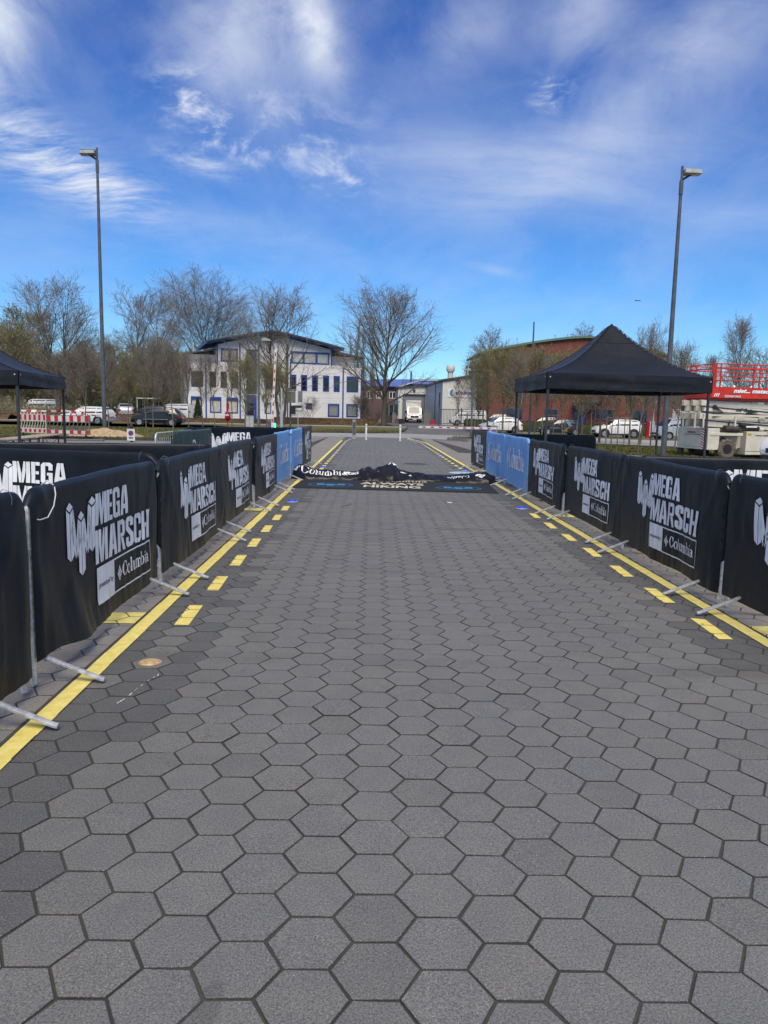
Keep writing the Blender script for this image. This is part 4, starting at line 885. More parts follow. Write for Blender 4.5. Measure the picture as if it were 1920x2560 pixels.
# back of traffic signs and a signal
t = thing('traffic_sign', 'grey back of a large square sign on a post before the white building', 'sign', (-6.62, 62, 0)); m = MB(); m.tube([(0, 0, 0), (0, 0, 5.6)], [.09, .06], 8); m.build('pole', 'grey_pole', t); m = MB(); m.box(-.42, .42, -.10, -.06, 2.12, 3.22); m.build('panel', 'bin_grey', t, bevel=.02); m = MB(); m.box(-.05, .42, -.20, .02, 1.2, 1.9); m.box(.2, .9, -.14, -.04, 1.72, 1.92); m.build('signal_box', 'plastic_black', t)
m = MB(); m.box(-.30, .30, -.12, -.1, 3.0, 3.05); m.build('clamp', 'galvanised', t)
t = thing('traffic_sign', 'narrow dark back of a sign on a thin post before the white building', 'sign', (-6.16, 63.6, 0)); m = MB(); m.tube([(0, 0, 0), (0, 0, 3.2)], .035, 6); m.build('pole', 'galvanised', t); m = MB(); m.box(0.0, .36, -.03, .0, 2.2, 3.1); m.build('panel', 'bin_grey', t)
m = MB(); m.box(-.3, .4, -.03, .0, 1.45, 1.52); m.build('bracket', 'grey_pole', t)
t = thing('signal_post', 'bright red post with a red box and white label before the white building', 'post', (-10.9, 58, 0)); m = MB(); m.tube([(0, 0, 0), (0, 0, 2.2)], .045, 8); m.tube([(0, 0, 2.2), (-.03, 0, 3.4)], [.035, .015], 8); m.build('post', 'signal_red', t); m = MB(); m.lathe([(.0, .68), (.16, .70), (.22, .78), (.22, 1.22), (.16, 1.32), (0, 1.34)], n=14); m.build('bin', 'signal_red', t, smooth=rad(40)); m = MB(); m.box(-.14, .14, -.235, -.225, 1.02, 1.14); m.build('sticker', 'white_print', t); m = MB(); m.box(-.09, .09, -.08, .08, 1.55, 1.95); m.build('box', 'signal_red', t)
t = thing('utility_cabinet', 'pair of white utility cabinets behind the black banners at left', 'cabinet', (-9.52, 60, 0)); 
for a in (-.22, .1): m = MB(); m.box(a-.14, a+.16, -.15, .15, 0, 1.0); m.box(a-.16, a+.18, -.17, .17, 1.0, 1.04); m.build('body', 'light_plastic', t, bevel=.01)
t = thing('utility_post', 'grey metal post with a wide base beside the raised boom', 'post', (-7.1, 60, 0)); m = MB(); m.tube([(0, 0, 0), (0, 0, 1.6)], .12, 8); m.tube([(0, 0, 1.6), (0, 0, 3.2)], .07, 8); m.build('post', 'galvanised', t)
t = thing('parking_sign', 'small white no parking sign with a blue disc on a dark bollard at left', 'sign', (-10.7, 34.2, 0)); m = MB(); m.lathe([(.07, 0), (.07, .66), (.085, .67), (.085, .72), (.06, .76), (.06, .80), (.03, .84), (0, .845)], n=12); m.build('bollard', 'plastic_black', t, smooth=rad(40)); m = MB(); m.box(-.175, .175, -.10, -.088, .06, .58); m.build('panel', 'white_post', t, bevel=.004); m = MB(); m.lathe([(.115, -.103), (.0, -.1035)], (0, 0, .39), 24, 'y'); m.add([(-.1, -.1036, .19), (.1, -.1036, .19), (.1, -.1036, .215), (-.1, -.1036, .215)], [(0, 1, 2, 3)], 0); m.build('disc', 'sign_blue', t)
m = MB(); q = math.sqrt(.5); m.add([(-.075, -.105, .48-.0), (-.06, -.105, .49), (.075, -.105, .30), (.06, -.105, .29)], [(0, 3, 2, 1)]); m.lathe([(.115, -.1045), (.098, -.1046)], (0, 0, .39), 24, 'y', caps=False); m.build('red_mark', 'barrier_red', t)
m = MB(); m.box(-.09, .09, -.1038, -.1032, .155, .185); m.build('arrow', 'plastic_black', t)
# hazard boards
def hazard(p, q, z0, z1, frame, lab, n):
    L = math.hypot(q[0]-p[0], q[1]-p[1]); a = math.atan2(q[1]-p[1], q[0]-p[0]); t = thing('hazard_barrier', lab, 'construction barrier', (p[0], p[1], z0), a, 'red and white construction barriers'); H = z1-z0
    m = MB(); 
    for x in (0, L-.05): m.box(x, x+.05, -.025, .025, 0, H)
    m.box(0, L, -.02, .02, H*.60, H*.64); m.box(0, L, -.02, .02, H*.20, H*.25); m.box(0, L, -.02, .02, H*.93, H*.96); m.box(0, L, -.02, .02, 0, H*.03)
    for i in range(n):
        x = .09+i*(L-.2)/n; m.prism([(x, H*.25), (x+.035, H*.25), (x+.155, H*.60), (x+.12, H*.60)], lambda u, v, d: (u, d, v), -.015, .015)
    m.build('frame', frame, t)
    for zz0, zz1 in ((H*.64, H*.93), (H*.03, H*.20)):
        k = 11; w = (L-.1)/k
        me = {}
        for i in range(k):
            c = 'barrier_red' if i % 2 == 0 else 'barrier_white'; key = (c,)
            if key not in me: b = MB(); b.box(0, w, -.017, .017, zz0, zz1); me[key] = b.mesh('reflective_panel', c)
            inst(me[key], 'reflective_panel', t, (.05+i*w, 0, 0))
    b = MB(); b.box(0, .04, -.015, .015, H*.96, H*1.04); bm_ = b.mesh('knob', frame)
    for i in range(8): inst(bm_, 'knob', t, (.12+i*(L-.25)/7, 0, 0))
    for x in (.2, L-.3): b = MB(); b.box(x, x+.12, -.38, .38, -.22, -.10); b.box(x+.04, x+.08, -.03, .03, -.12, .02); b.build('foot', 'rubber', t)
hazard((-16.92, 37.0), (-15.24, 36.1), .24, 1.17, 'barrier_cream', 'cream framed red and white construction barrier, left of the pair', 9); hazard((-15.20, 36.0), (-12.86, 35.1), .24, 1.15, 'barrier_grey', 'grey framed red and white construction barrier, right of the pair', 10)
def tape(pts, lab):
    m = MB(); P = []
    for (a, b) in zip(pts, pts[1:]):
        a, b = Vector(a), Vector(b); L = (b-a).length; n = max(4, int(L/.22))
        for i in range(n):
            k0, k1 = i/n, (i+1)/n; sg = lambda k: Vector((0, 0, -.035*L*.5*k*(1-k)*2))
            p, q = a.lerp(b, k0)+sg(k0), a.lerp(b, k1)+sg(k1); w = .045+.02*math.sin(i*1.1); o = Vector((0, .02*math.sin(i*.7), w)); m.add([p-o, q-o, q+o, p+o], [(0, 1, 2, 3)], i % 2)
            m.add([p-o+Vector((0, .001, 0)), q-o+Vector((0, .001, 0)), q+o+Vector((0, .001, 0)), p+o+Vector((0, .001, 0))], [(3, 2, 1, 0)], i % 2)
    tag(m.build('barrier_tape', ['tape_white', 'barrier_red']), lab, 'barrier tape', 'red and white barrier tape')
tape([(-16.9, 37.2, 1.27), (-14.9, 37.6, 1.3), (-13.5, 38.35, 1.05)], 'red and white tape running from the construction barriers to the tall lamp post'); tape([(-13.2, 38.4, 1.02), (-17.9, 56.6, .95)], 'upper red and white tape between the tall lamp post and a young tree'); tape([(-13.2, 38.4, .86), (-17.9, 56.6, .95)], 'lower red and white tape between the tall lamp post and a young tree')
m = MB(); m.grid(lambda a, b: (-15.1+3.8*a, 37.2+1.6*b, .05+.62*math.sin(PI*a)**.8*math.sin(PI*b)*(.7+.45*nz(a*5, b*3, 2))+.03*nz(a*20, b*14, 1)), 50, 24)
o = m.build('sand_heap', 'sand_heap', smooth=True); tag(o, 'low heap of pale sand at the foot of the tall left lamp post', 'sand heap'); 
m = MB(); m.box(-13.9, -12.2, 34.7, 35.1, .0, .06, rot=.1); tag(m.build('timber_board', 'bin_grey'), 'flat grey board on the ground under the right construction barrier', 'board')

# ------------------------------------------------------------------ buildings
def holes(m, x0, x1, z0, z1, hs, d0, d1):
    xs = sorted({x0, x1}|{h[0] for h in hs}|{h[1] for h in hs}); xs = [x for x in xs if x0 <= x <= x1]
    for a, b in zip(xs, xs[1:]):
        c = (a+b)/2; cut = sorted((h[2], h[3]) for h in hs if h[0] < c < h[1]); z = z0
        for p, q in cut:
            if p > z: m.box(a, b, d0, d1, z, p)
            z = max(z, q)
        if z < z1: m.box(a, b, d0, d1, z, z1)
def window(root, u0, u1, z0, z1, pane='glass', frame='blue_frame', top=0, mull=(), fw=.09, d=.0, slats=0, label=None, sill=False):
    m = MB(); y0, y1 = d-.03, d+.10
    m.box(u0, u0+fw, y0, y1, z0, z1); m.box(u1-fw, u1, y0, y1, z0, z1); m.box(u0+fw, u1-fw, y0, y1, z0, z0+fw); m.box(u0+fw, u1-fw, y0-(.03 if top else 0), y1, z1-max(fw, top), z1)
    for k in mull: m.box(k-fw*.7, k+fw*.7, y0+.01, y1, z0+fw, z1-max(fw, top))
    o = m.build('window', frame, root); 
    if label: o['label'] = label
    p = MB(); p.box(u0+fw, u1-fw, d+.06, d+.08, z0+fw, z1-max(fw, top)); p.build('pane', pane, o)
    if slats:
        s = MB(); h = (z1-z0-2*fw)/slats
        for i in range(slats): s.box(u0+fw+.02, u1-fw-.02, d+.02, d+.055, z0+fw+h*i+.03, z0+fw+h*i+h*.72)
        s.build('blind', 'blind', o)
    if sill: s = MB(); s.box(u0-.05, u1+.05, y0-.08, y0, z0-.06, z0); s.build('sill', 'kerb_stone', o)
    return o
B = thing('office_building', 'white three storey office building with blue window frames and a gently curved blue roof', 'building', (-21.42, 89.565, .05), rad(18))
GW = [(.32, 1.57, .9, 2.86), (2.49, 3.81, 1.0, 2.85), (4.4, 5.75, .97, 2.82), (13.97, 14.77, 1.62, 2.37), (16.72, 18.18, .74, 2.34), (19.08, 20.58, .74, 2.36), (8.9, 9.7, 1.0, 2.3)]
MW = [(.39, 1.71, 3.95, 5.76), (2.48, 3.22, 3.95, 5.76), (3.74, 4.47, 3.94, 5.81), (5.01, 5.77, 3.94, 5.85), (12.0, 12.76, 3.82, 5.74), (13.34, 14.1, 3.82, 5.74), (14.69, 15.45, 3.82, 5.74), (16.07, 16.85, 3.82, 5.74), (17.42, 18.2, 3.82, 5.75), (19.08, 20.6, 3.82, 5.75), (9.0, 10.4, 3.9, 5.75)]
TW = [(3.78, 5.78, 6.95, 8.5), (12.13, 16.87, 7.05, 8.5)]; ST = (6.73, 8.0, 3.3, 8.5); DR = (6.72, 7.98, .12, 3.16)
m = MB(); holes(m, 0, 21, -.4, 6.62, GW+MW+[(ST[0], ST[1], 3.3, 6.62), DR], 0, .16); m.build('wall', 'white_panel', B)
m = MB(); holes(m, 3.45, 17.06, 6.62, 8.9, TW+[(ST[0], ST[1], 6.62, 8.5)], 0, .16); m.prism([(3.45, 8.9), (17.06, 8.9), (13, 9.75), (9.8, 10.38), (7, 9.85)], lambda a, b, d: (a, d, b), 0, .16); m.build('wall', 'white_panel', B)
m = MB(); m.box(.02, 20.98, .17, 12, -.4, 6.58); m.box(3.47, 17.04, .17, 11.5, 6.58, 8.88); m.box(.1, 3.44, 2.6, 11.5, 6.58, 7.85); m.box(17.07, 20.9, 2.6, 11.5, 6.58, 8.3); m.build('wall', 'white_panel', B)
m = MB(); m.box(17.0, 18.4, -.03, .16, 6.62, 7.0); m.box(20.86, 21.02, .0, 12, 6.62, 6.80); m.box(18.4, 21.0, -.02, .14, 6.62, 6.8); m.box(0, 3.4, -.02, .14, 6.62, 6.72); m.build('parapet', 'white_panel', B)
m = MB(); rail = [(17.6, -.05, 7.35), (20.9, -.05, 7.35)]; m.tube(rail, .03, 5); m.tube([(.1, .05, 7.3), (3.4, .05, 7.3)], .02, 5)
for i in range(5): m.tube([(17.7+i*.75, -.05, 6.9), (17.7+i*.75, -.05, 7.35)], .02, 5)
m.build('railing', 'galvanised', B)
def roofcurve(u): return 9.05+1.55*(1-abs((u-9.9)/8.2)**1.18)
us = [2.15+i*(18.45-2.15)/24 for i in range(25)]
for nm, mt, a, b, d0, d1 in (('roof', 'green_copper', .02, .16, -.95, 12.2), ('fascia', 'blue_frame', -.26, .02, -.9, -.8), ('gutter', 'dark_trim', -.06, .10, -1.06, -.96)):
    m = MB(); m.prism([(u, roofcurve(u)+a) for u in us]+[(u, roofcurve(u)+b) for u in reversed(us)], lambda x, z, d: (x, d, z), d0, d1); m.build(nm, mt, B)
m = MB(); m.prism([(u, roofcurve(u)-.20) for u in us]+[(u, roofcurve(u)) for u in reversed(us)], lambda x, z, d: (x, d, z), -.79, 12.1); m.build('soffit', 'blue_frame', B)
for P in ([(-.3, 7.75), (3.5, 8.38), (3.5, 8.5), (-.3, 7.87)], [(17.1, 8.86), (21.85, 8.08), (21.85, 8.24), (17.1, 9.02)]):
    m = MB(); m.prism(P, lambda x, z, d: (x, d, z), 1.4, 12); m.build('side_roof', 'dark_trim', B)
for u, a, b in ((2.05, -.3, 6.6), (6.0, -.3, 9.2), (11.7, -.3, 9.3), (18.63, -.3, 6.72), (20.98, -.3, 6.7), (3.40, 6.6, 9.0), (17.1, 6.9, 9.0)):
    m = MB(); m.box(u-.08, u+.08, -.05, -.003, a, b); m.build('downpipe', 'blue_frame', B)
for w in GW[:3]: window(B, *w, pane='curtain', top=.34, fw=.13)
window(B, *GW[6], pane='curtain'); window(B, *GW[3], pane='grey_glass'); window(B, *GW[4], fw=.17, slats=9, pane='grey_glass'); window(B, *GW[5], fw=.17, slats=11, pane='grey_glass')
for i, w in enumerate(MW): window(B, *w, top=.34 if i > 3 else .12, fw=.15 if i > 3 else .08, pane='glass' if i > 3 else 'grey_glass', frame='blue_frame' if i > 3 else 'dark_trim')
window(B, *TW[0], mull=(4.85,), fw=.20, pane='curtain'); window(B, *TW[1], mull=(13.65, 15.25), fw=.17, pane='blind')
window(B, *ST, mull=(7.36,), pane='grey_glass', frame='dark_trim', fw=.06)
m = MB(); m.box(6.72, 7.98, .02, .12, 2.3, 3.16); m.box(6.72, 6.86, .0, .12, .12, 2.3); m.box(7.6, 7.98, .0, .12, .12, 2.3); m.box(6.86, 7.6, .05, .10, 2.2, 2.3); d = m.build('door', 'blue_frame', B); m = MB(); m.box(6.86, 7.6, .06, .09, .12, 2.2); m.build('pane', 'glass', d); m = MB(); m.tube([(7.68, -.05, .9), (7.68, -.05, 1.4)], .02, 5); m.build('handle', 'galvanised', d)
m = MB(); m.box(6.3, 8.4, -1.6, 0, -.3, .12); m.build('step', 'kerb_stone', B)
m = MB(); m.box(11.9, 12.9, -.06, -.01, .85, 1.75); m.build('notice_board', 'light_plastic', B)
m = MB(); m.lathe([(.12, 0), (.12, 1.5), (0, 1.6)], (1.2, 6, 7.8), 8); m.build('vent', 'galvanised', B)

# small hall behind the truck and big hall with the sign
def facade_prism(m, pts, d0, d1): m.prism(pts, lambda a, b, d: (a, d, b), d0, d1)
H1 = thing('hall_building', 'low white hall with an open grey roller door behind the box truck', 'building', (5.99, 113, .15))
m = MB(); holes(m, -2.29, 1.82, -.4, 3.98, [(-1.54, 1.66, -.4, 3.98)], 0, .3); facade_prism(m, [(-2.29, 3.98), (1.82, 3.98), (1.82, 5.22), (-2.29, 4.88)], 0, .3); m.box(-2.29, -1.99, .3, 16, -.4, 4.8); m.build('wall', 'hall_white', H1)
m = MB(); facade_prism(m, [(-2.55, 4.88), (1.85, 5.24), (1.85, 5.44), (-2.55, 5.08)], -.25, 16); m.build('roof', 'dark_trim', H1)
m = MB(); 
for i in range(12): m.box(-1.54, 1.66, .22, .27, .1+i*.323, .1+i*.323+.31)
m.build('roller_door', 'door_grey', H1)
m = MB(); m.box(-1.62, -1.54, -.02, .2, -.3, 4.05); m.box(1.66, 1.74, -.02, .2, -.3, 4.05); m.box(-1.54, 1.66, -.02, .2, 3.98, 4.05); m.build('door_frame', 'dark_trim', H1)
m = MB(); m.lathe([(.0, -.16), (.2, -.12), (.22, 0)], (.05, 0, 4.56), 12, 'y'); m.build('wall_lamp', 'dark_trim', H1)
m = MB(); m.tube([(-2.4, -.08, -.3), (-2.4, -.08, 4.8)], .06, 6); m.build('downpipe', 'dark_trim', H1)
H2 = thing('hall_building', 'large pale hall with a slanted roof and a blue lettered sign', 'building', (9.05, 100, .05))
m = MB(); facade_prism(m, [(0, -.6), (16, -.6), (16, 8.2), (0, 5.55)], 0, .3); m.build('wall', 'hall_white', H2)
m = MB(); m.add([(0, .3, -.6), (-1.25, 13.2, -.6), (-1.25, 13.2, 5.2), (0, .3, 5.55)], [(0, 3, 2, 1)]); m.add([(16, .3, -.6), (16, 26, -.6), (16, 26, 7.8), (16, .3, 8.2)], [(0, 1, 2, 3)]); m.add([(-.02, .3, -.6), (15.9, .3, -.6), (15.9, .3, 8.2), (-.02, .3, 5.5)], [(3, 2, 1, 0)]); m.build('side_wall', 'hall_side_shaded', H2)
m = MB(); m.add([(-.2, -.25, 5.6), (16.3, -.25, 8.3), (16.3, 26, 8.3), (-1.5, 14, 5.25), (-.2, -.25, 5.82), (16.3, -.25, 8.52), (16.3, 26, 8.52), (-1.5, 14, 5.47)], [(0, 3, 2, 1), (4, 5, 6, 7), (0, 1, 5, 4), (1, 2, 6, 5), (2, 3, 7, 6), (3, 0, 4, 7)]); m.build('roof', 'dark_trim', H2)
m = MB(); m.tube([(-.55, 5, -.4), (-.55, 5, 5.3)], .05, 6); m.tube([(-.25, 1.6, -.4), (-.25, 1.6, 4.2)], .08, 6); m.build('downpipe', 'dark_trim', H2)
m = MB(); m.box(.7, 4.75, -.06, -.003, 3.55, 4.62); sg = m.build('sign_board', 'white_paint', H2); m = MB(); put_text(m, 'enikon', lambda a, b: (1.72+a, -.066, 3.92+b), .74, .018, .25, width=2.55); m.build('lettering', 'sign_blue', sg)
m = MB(); 
for it in ring(1.28, 4.08, .36, .46, .24, .26, 70, 290, 18): m.flat(it, lambda a, b: (a, -.066, b))
m.flat([[(1.0, 4.1), (1.32, 4.25), (1.22, 3.72)]], lambda a, b: (a, -.068, b)); m.build('emblem', 'blue_print', sg)
for nm, x, y, pr, lb in (('roof_vent', 2.1, 11.5, [(.40, 5.6), (.40, 7.35), (.52, 7.4), (.62, 7.7), (.62, 8.05), (.5, 8.35), (0, 8.36)], 0), ('roof_vent', 4.1, 9, [(.09, 5.8), (.09, 7.8), (.17, 7.9), (.17, 8.2), (0, 8.22)], 0)):
    m = MB(); m.lathe(pr, (x, y, 0), 14); m.build(nm, 'hall_white', H2, smooth=rad(30))
m = MB(); m.box(5.2, 6.9, 8.5, 10, 6.9, 8.35); m.box(5.0, 5.2, 8.5, 8.7, 6.2, 8.7); m.tube([(6.3, 8.4, 6.5), (6.3, 8.4, 10.6)], .06, 5); m.tube([(5.0, 8.4, 7.7), (6.4, 8.4, 7.75)], .05, 5); m.build('roof_unit', 'light_plastic', H2)
H3 = thing('brown_house', 'brown brick house with a blue roof far behind the bare tree', 'building', (4.77, 135, .2))
HW = [(-1.91, -.75, 3.68, 4.85), (-5.84, -4.84, 3.6, 4.83), (-4.2, -3.2, 3.65, 4.85)]
m = MB(); holes(m, -8, 12, -.5, 5.7, HW, 0, .2); m.box(-8, 12, .25, 9, -.5, 5.65); m.build('wall', 'brown_render', H3)
m = MB(); m.add([(-8.4, -.6, 5.85), (12, -.6, 6.0), (12, 6, 7.5), (-5.2, 6, 7.2), (-8.4, -.6, 5.65), (12, -.6, 5.8), (12, 9, 5.8), (-8.4, 9, 5.65)], [(0, 1, 2, 3), (4, 7, 6, 5), (0, 4, 5, 1), (3, 2, 6, 7), (0, 3, 7, 4)]); m.build('roof', 'blue_roof', H3)
m = MB(); m.add([(-.4, -3, 5.55), (3.3, -3, 6.72), (8, -3, 6.8), (8, -3, 6.95), (3.3, -3, 6.87), (-.4, -3, 5.75), (-.4, 1, 5.55), (3.3, 1, 6.72), (8, 1, 6.8)], [(0, 1, 4, 5), (1, 2, 3, 4), (0, 6, 7, 1), (1, 7, 8, 2)]); m.build('canopy', 'hall_white', H3)
for w in HW: window(H3, *w, pane='glass', frame='white_paint', fw=.1, mull=((w[0]+w[1])/2,))
m = MB(); m.tube([(2.0, 3, 6.5), (2.0, 3, 8.6)], .16, 8); m.build('chimney', 'dark_trim', H3)
# brick office
H4 = thing('brick_building', 'red brick building with a green rimmed curved roof behind the black tent', 'building', (25.66, 95, -.25))
def rc(u): return 11.25-.0*u-(2.45*((.8-u)/14.5)**1.5 if u < .8 else 2.05*((u-.8)/10.1)**1.15)
BW = [(-8.23, -6.99, 7.6, 8.9), (-5.23, -3.9, 7.6, 8.9), (-1.6, -.2, 7.6, 8.9), (4.2, 5.5, 7.3, 8.6), (-9.16, -7.08, 1.1, 2.55), (-4.35, -2.73, 1.25, 2.5), (2.16, 4.3, 1.35, 2.6), (6.73, 8.49, 1.0, 2.55), (-9.16, -7.4, 4.3, 5.7), (-4.35, -2.73, 4.3, 5.7), (2.16, 4.3, 4.3, 5.7)]; BD = (-.81, .9, -.1, 2.65)
m = MB(); holes(m, -12.2, 10.68, -.8, 7.9, [w for w in BW if w[3] < 7.9]+[(w[0], w[1], w[2], 7.9) for w in BW if w[3] >= 7.9]+[BD], 0, .2)
holes(m, -12.2, 10.68, 7.9, 8.9, [(w[0], w[1], 7.9, w[3]) for w in BW if w[3] >= 7.9]+[(-12.2, -12.0, 7.9, 8.9)], 0, .2)
top = [-12.0+i*22.68/24 for i in range(25)]; m.prism([(-12.0, 8.9), (10.68, 8.9)]+[(u, max(8.901, rc(u))) for u in reversed(top)], lambda a, b, d: (a, d, b), 0, .2); m.box(10.48, 10.68, .2, 14, -.8, 8.9); m.box(-12.2, -12.0, .2, 14, -.8, 8.3); m.build('wall', 'red_brick', H4)
m = MB(); m.box(-11.9, 10.4, .4, 13, -.8, 8.3); m.build('core', 'dark_trim', H4)
uu = [-12.6+i*(11.0+12.6)/26 for i in range(27)]
m = MB(); m.prism([(u, rc(u)+.0) for u in uu]+[(u, rc(u)+.26) for u in reversed(uu)], lambda a, b, d: (a, d, b), -.35, 14); m.build('roof', 'green_copper', H4)
for i, w in enumerate(BW): window(H4, *w, frame='blue_frame', mull=((w[0]*.45+w[1]*.55),), fw=.09, sill=True)
m = MB(); m.box(-.81, .9, .05, .15, 2.2, 2.65); m.box(-.81, -.6, .05, .15, -.1, 2.2); m.box(.1, .9, .05, .15, -.1, 2.2); d = m.build('door', 'blue_frame', H4); m = MB(); m.box(-.6, .1, .08, .12, -.1, 2.2); m.build('pane', 'glass', d)
m = MB(); m.prism([(-1.0, 3.25), (.6, 3.5), (2.4, 3.2), (2.4, 3.32), (.6, 3.64), (-1.0, 3.37)], lambda a, b, d: (a, d, b), -1.8, 0); m.tube([(1.5, -1.7, -.5), (1.5, -1.7, 3.3)], .09, 6); m.build('entrance_canopy', 'dark_trim', H4)
m = MB(); m.box(-11.0, -9.2, 2, 4, 8.9, 9.75); m.box(-12.2, -11.1, 2, 4, 8.6, 9.2); m.build('roof_unit', 'light_plastic', H4)
for x, r_, h in ((-9.0, .07, 1.0), (-8.0, .09, .9), (-3.3, .11, .6)):
    m = MB(); m.lathe([(r_*.6, 0), (r_*.6, h*.7), (r_, h*.75), (r_*.8, h), (0, h)], (x, .6, rc(x)+.2), 8); m.build('roof_vent', 'galvanised', H4)
H5 = thing('brick_building', 'darker plain brick wing to the right of the green rimmed brick building', 'building', (36.5, 97, -.3))
m = MB(); holes(m, 0, 9, -.8, 5.4, [(1.6, 2.6, 1.0, 2.9), (5, 6.2, 1.0, 2.9)], 0, .2); m.box(0, 9, .25, 9, -.8, 5.35); m.build('wall', 'dark_brick', H5)
for w in ((1.6, 2.6, 1.0, 2.9), (5, 6.2, 1.0, 2.9)): window(H5, *w, frame='light_plastic', pane='blind', mull=((w[0]+w[1])/2,))
m = MB(); m.box(-.1, 9.1, -.2, 9.1, 5.4, 5.6); m.build('roof', 'dark_trim', H5)
# yard things
t = thing('yard_fence', 'grey metal bar fence in front of the pale hall', 'fence', (7.85, 90.4, .05)); bar_ = MB(); bar_.box(-.025, .025, -.012, .012, .12, 2.0); bme = bar_.mesh('bar', 'grey_pole'); n = 44
for i in range(n): inst(bme, 'bar', t, (i*.17, 0, -.02*i*.17*.5))
m = MB(); m.box(-.06, 7.5, -.03, .03, .22, .30); m.box(-.06, 7.5, -.03, .03, 1.88, 1.96); m.build('rail', 'grey_pole', t)
for x in (0, 2.6, 5.2, 7.5): m = MB(); m.box(x-.06, x+.06, -.06, .06, -.3, 2.15); m.build('post', 'grey_pole', t)
t = thing('shed', 'small dark glazed shelter between the bare tree and the box truck', 'shed', (1.6, 105.5, .15))
for x in (0, .65, 1.3, 1.95): m = MB(); m.tube([(x, 0, 0), (x, 0, 2.45+.12*x)], .035, 5); m.build('post', 'galvanised', t)
for x in (0, .65, 1.3): m = MB(); m.box(x+.05, x+.6, .0, .02, .9, 2.3+.12*x); m.build('pane', 'glass', t)
m = MB(); m.add([(-.1, -.3, 2.45), (2.1, -.3, 2.75), (2.1, 1.6, 2.85), (-.1, 1.6, 2.55), (-.1, -.3, 2.51), (2.1, -.3, 2.81), (2.1, 1.6, 2.91), (-.1, 1.6, 2.61)], [(0, 3, 2, 1), (4, 5, 6, 7), (0, 1, 5, 4), (1, 2, 6, 5), (2, 3, 7, 6), (3, 0, 4, 7)]); m.build('roof', 'dark_trim', t)
def bin_(x, y, w, h, c, lab, cat='bin'):
    t = thing('waste_container', lab, cat, (x, y, zg(x, y))); m = MB(); m.prism([(-w/2, 0), (w/2, 0), (w*.55, h*.9), (-w*.55, h*.9)], lambda a, b, d: (a, d, b), -.35, .35); m.build('body', c, t, bevel=.03); m = MB(); m.box(-w*.57, w*.57, -.38, .38, h*.9, h); m.build('lid', c, t, bevel=.03)
bin_(1.95, 99, 1.0, 1.0, 'exhaust', 'dark red container beside the bare tree trunk'); bin_(2.75, 98.5, .45, 1.3, 'bin_grey', 'grey upright container near the bare tree'); bin_(3.2, 98, .4, .6, 'dark_brick', 'reddish pile container left of the box truck'); bin_(3.75, 97.5, .7, .6, 'plastic_black', 'low black bag heap left of the box truck')
bin_(7.45, 104, .9, 1.75, 'bin_grey', 'tall grey container to the right of the box truck'); bin_(7.75, 99, .55, .55, 'barrier_red', 'small bright red bin at the hall corner')
# ------------------------------------------------------------------ plants
def seg(V, F, p, q, r0, r1, n=3):
    dx, dy, dz = q[0]-p[0], q[1]-p[1], q[2]-p[2]; L = math.sqrt(dx*dx+dy*dy+dz*dz)+1e-9; dx /= L; dy /= L; dz /= L
    if abs(dz) < .9: ax, ay, az = dy, -dx, 0
    else: ax, ay, az = 0, dz, -dy
    l = math.sqrt(ax*ax+ay*ay+az*az); ax /= l; ay /= l; az /= l
    bx, by, bz = dy*az-dz*ay, dz*ax-dx*az, dx*ay-dy*ax; o = len(V)
    for (x, y, z), r in ((p, r0), (q, r1)):
        for k in range(n):
            c, s = math.cos(2*PI*k/n)*r, math.sin(2*PI*k/n)*r; V.append((x+ax*c+bx*s, y+ay*c+by*s, z+az*c+bz*s))
    for k in range(n): F.append((o+k, o+(k+1) % n, o+n+(k+1) % n, o+n+k))
class Tree:
    def __init__(s, seed): s.r = random.Random(seed); s.TV, s.TF, s.CV, s.CF, s.BV, s.BF = [], [], [], [], [], []; s.tips = []
    def curve(s, p, d, L, r, n, up, wob, limb, taper=.25):
        pts = [p]; ds = [d]
        for i in range(n):
            d = (d[0]+s.r.gauss(0, wob), d[1]+s.r.gauss(0, wob), d[2]+s.r.gauss(0, wob)+up); l = math.sqrt(sum(c*c for c in d)); d = tuple(c/l for c in d)
            q = tuple(p[k]+d[k]*L/n for k in range(3)); r0 = r*(1-(1-taper)*i/n); r1 = r*(1-(1-taper)*(i+1)/n)
            if limb: seg(s.TV, s.TF, p, q, r0, r1, 6 if r > .06 else 4)
            else: seg(s.CV, s.CF, p, q, r0, r1, 3)
            p = q; pts.append(p); ds.append(d)
        return pts, ds
    def side(s, d, ang):
        r = s.r; a = (-d[1], d[0], 0) if abs(d[2]) < .95 else (1, 0, 0); l = math.sqrt(sum(c*c for c in a)); a = tuple(c/l for c in a)
        b = (d[1]*a[2]-d[2]*a[1], d[2]*a[0]-d[0]*a[2], d[0]*a[1]-d[1]*a[0]); t = r.uniform(0, 2*PI); c, sn = math.cos(ang), math.sin(ang)
        return tuple(d[k]*c+(a[k]*math.cos(t)+b[k]*math.sin(t))*sn for k in range(3))
    def at(s, pts, ds, t):
        n = len(pts)-1; i = min(n-1, int(t*n)); f = t*n-i; return tuple(pts[i][k]*(1-f)+pts[i+1][k]*f for k in range(3)), ds[i+1]
    def bud(s, p, z):
        r = s.r; a = [r.gauss(0, 1) for _ in range(3)]; b = [r.gauss(0, 1) for _ in range(3)]
        la = z/math.sqrt(sum(c*c for c in a)); lb = z*.7/math.sqrt(sum(c*c for c in b)); o = len(s.BV)
        s.BV += [tuple(p[k]-a[k]*la*.5 for k in range(3)), tuple(p[k]+b[k]*lb*.5 for k in range(3)), tuple(p[k]+a[k]*la*.5 for k in range(3)), tuple(p[k]-b[k]*lb*.5 for k in range(3))]; s.BF.append((o, o+1, o+2, o+3))
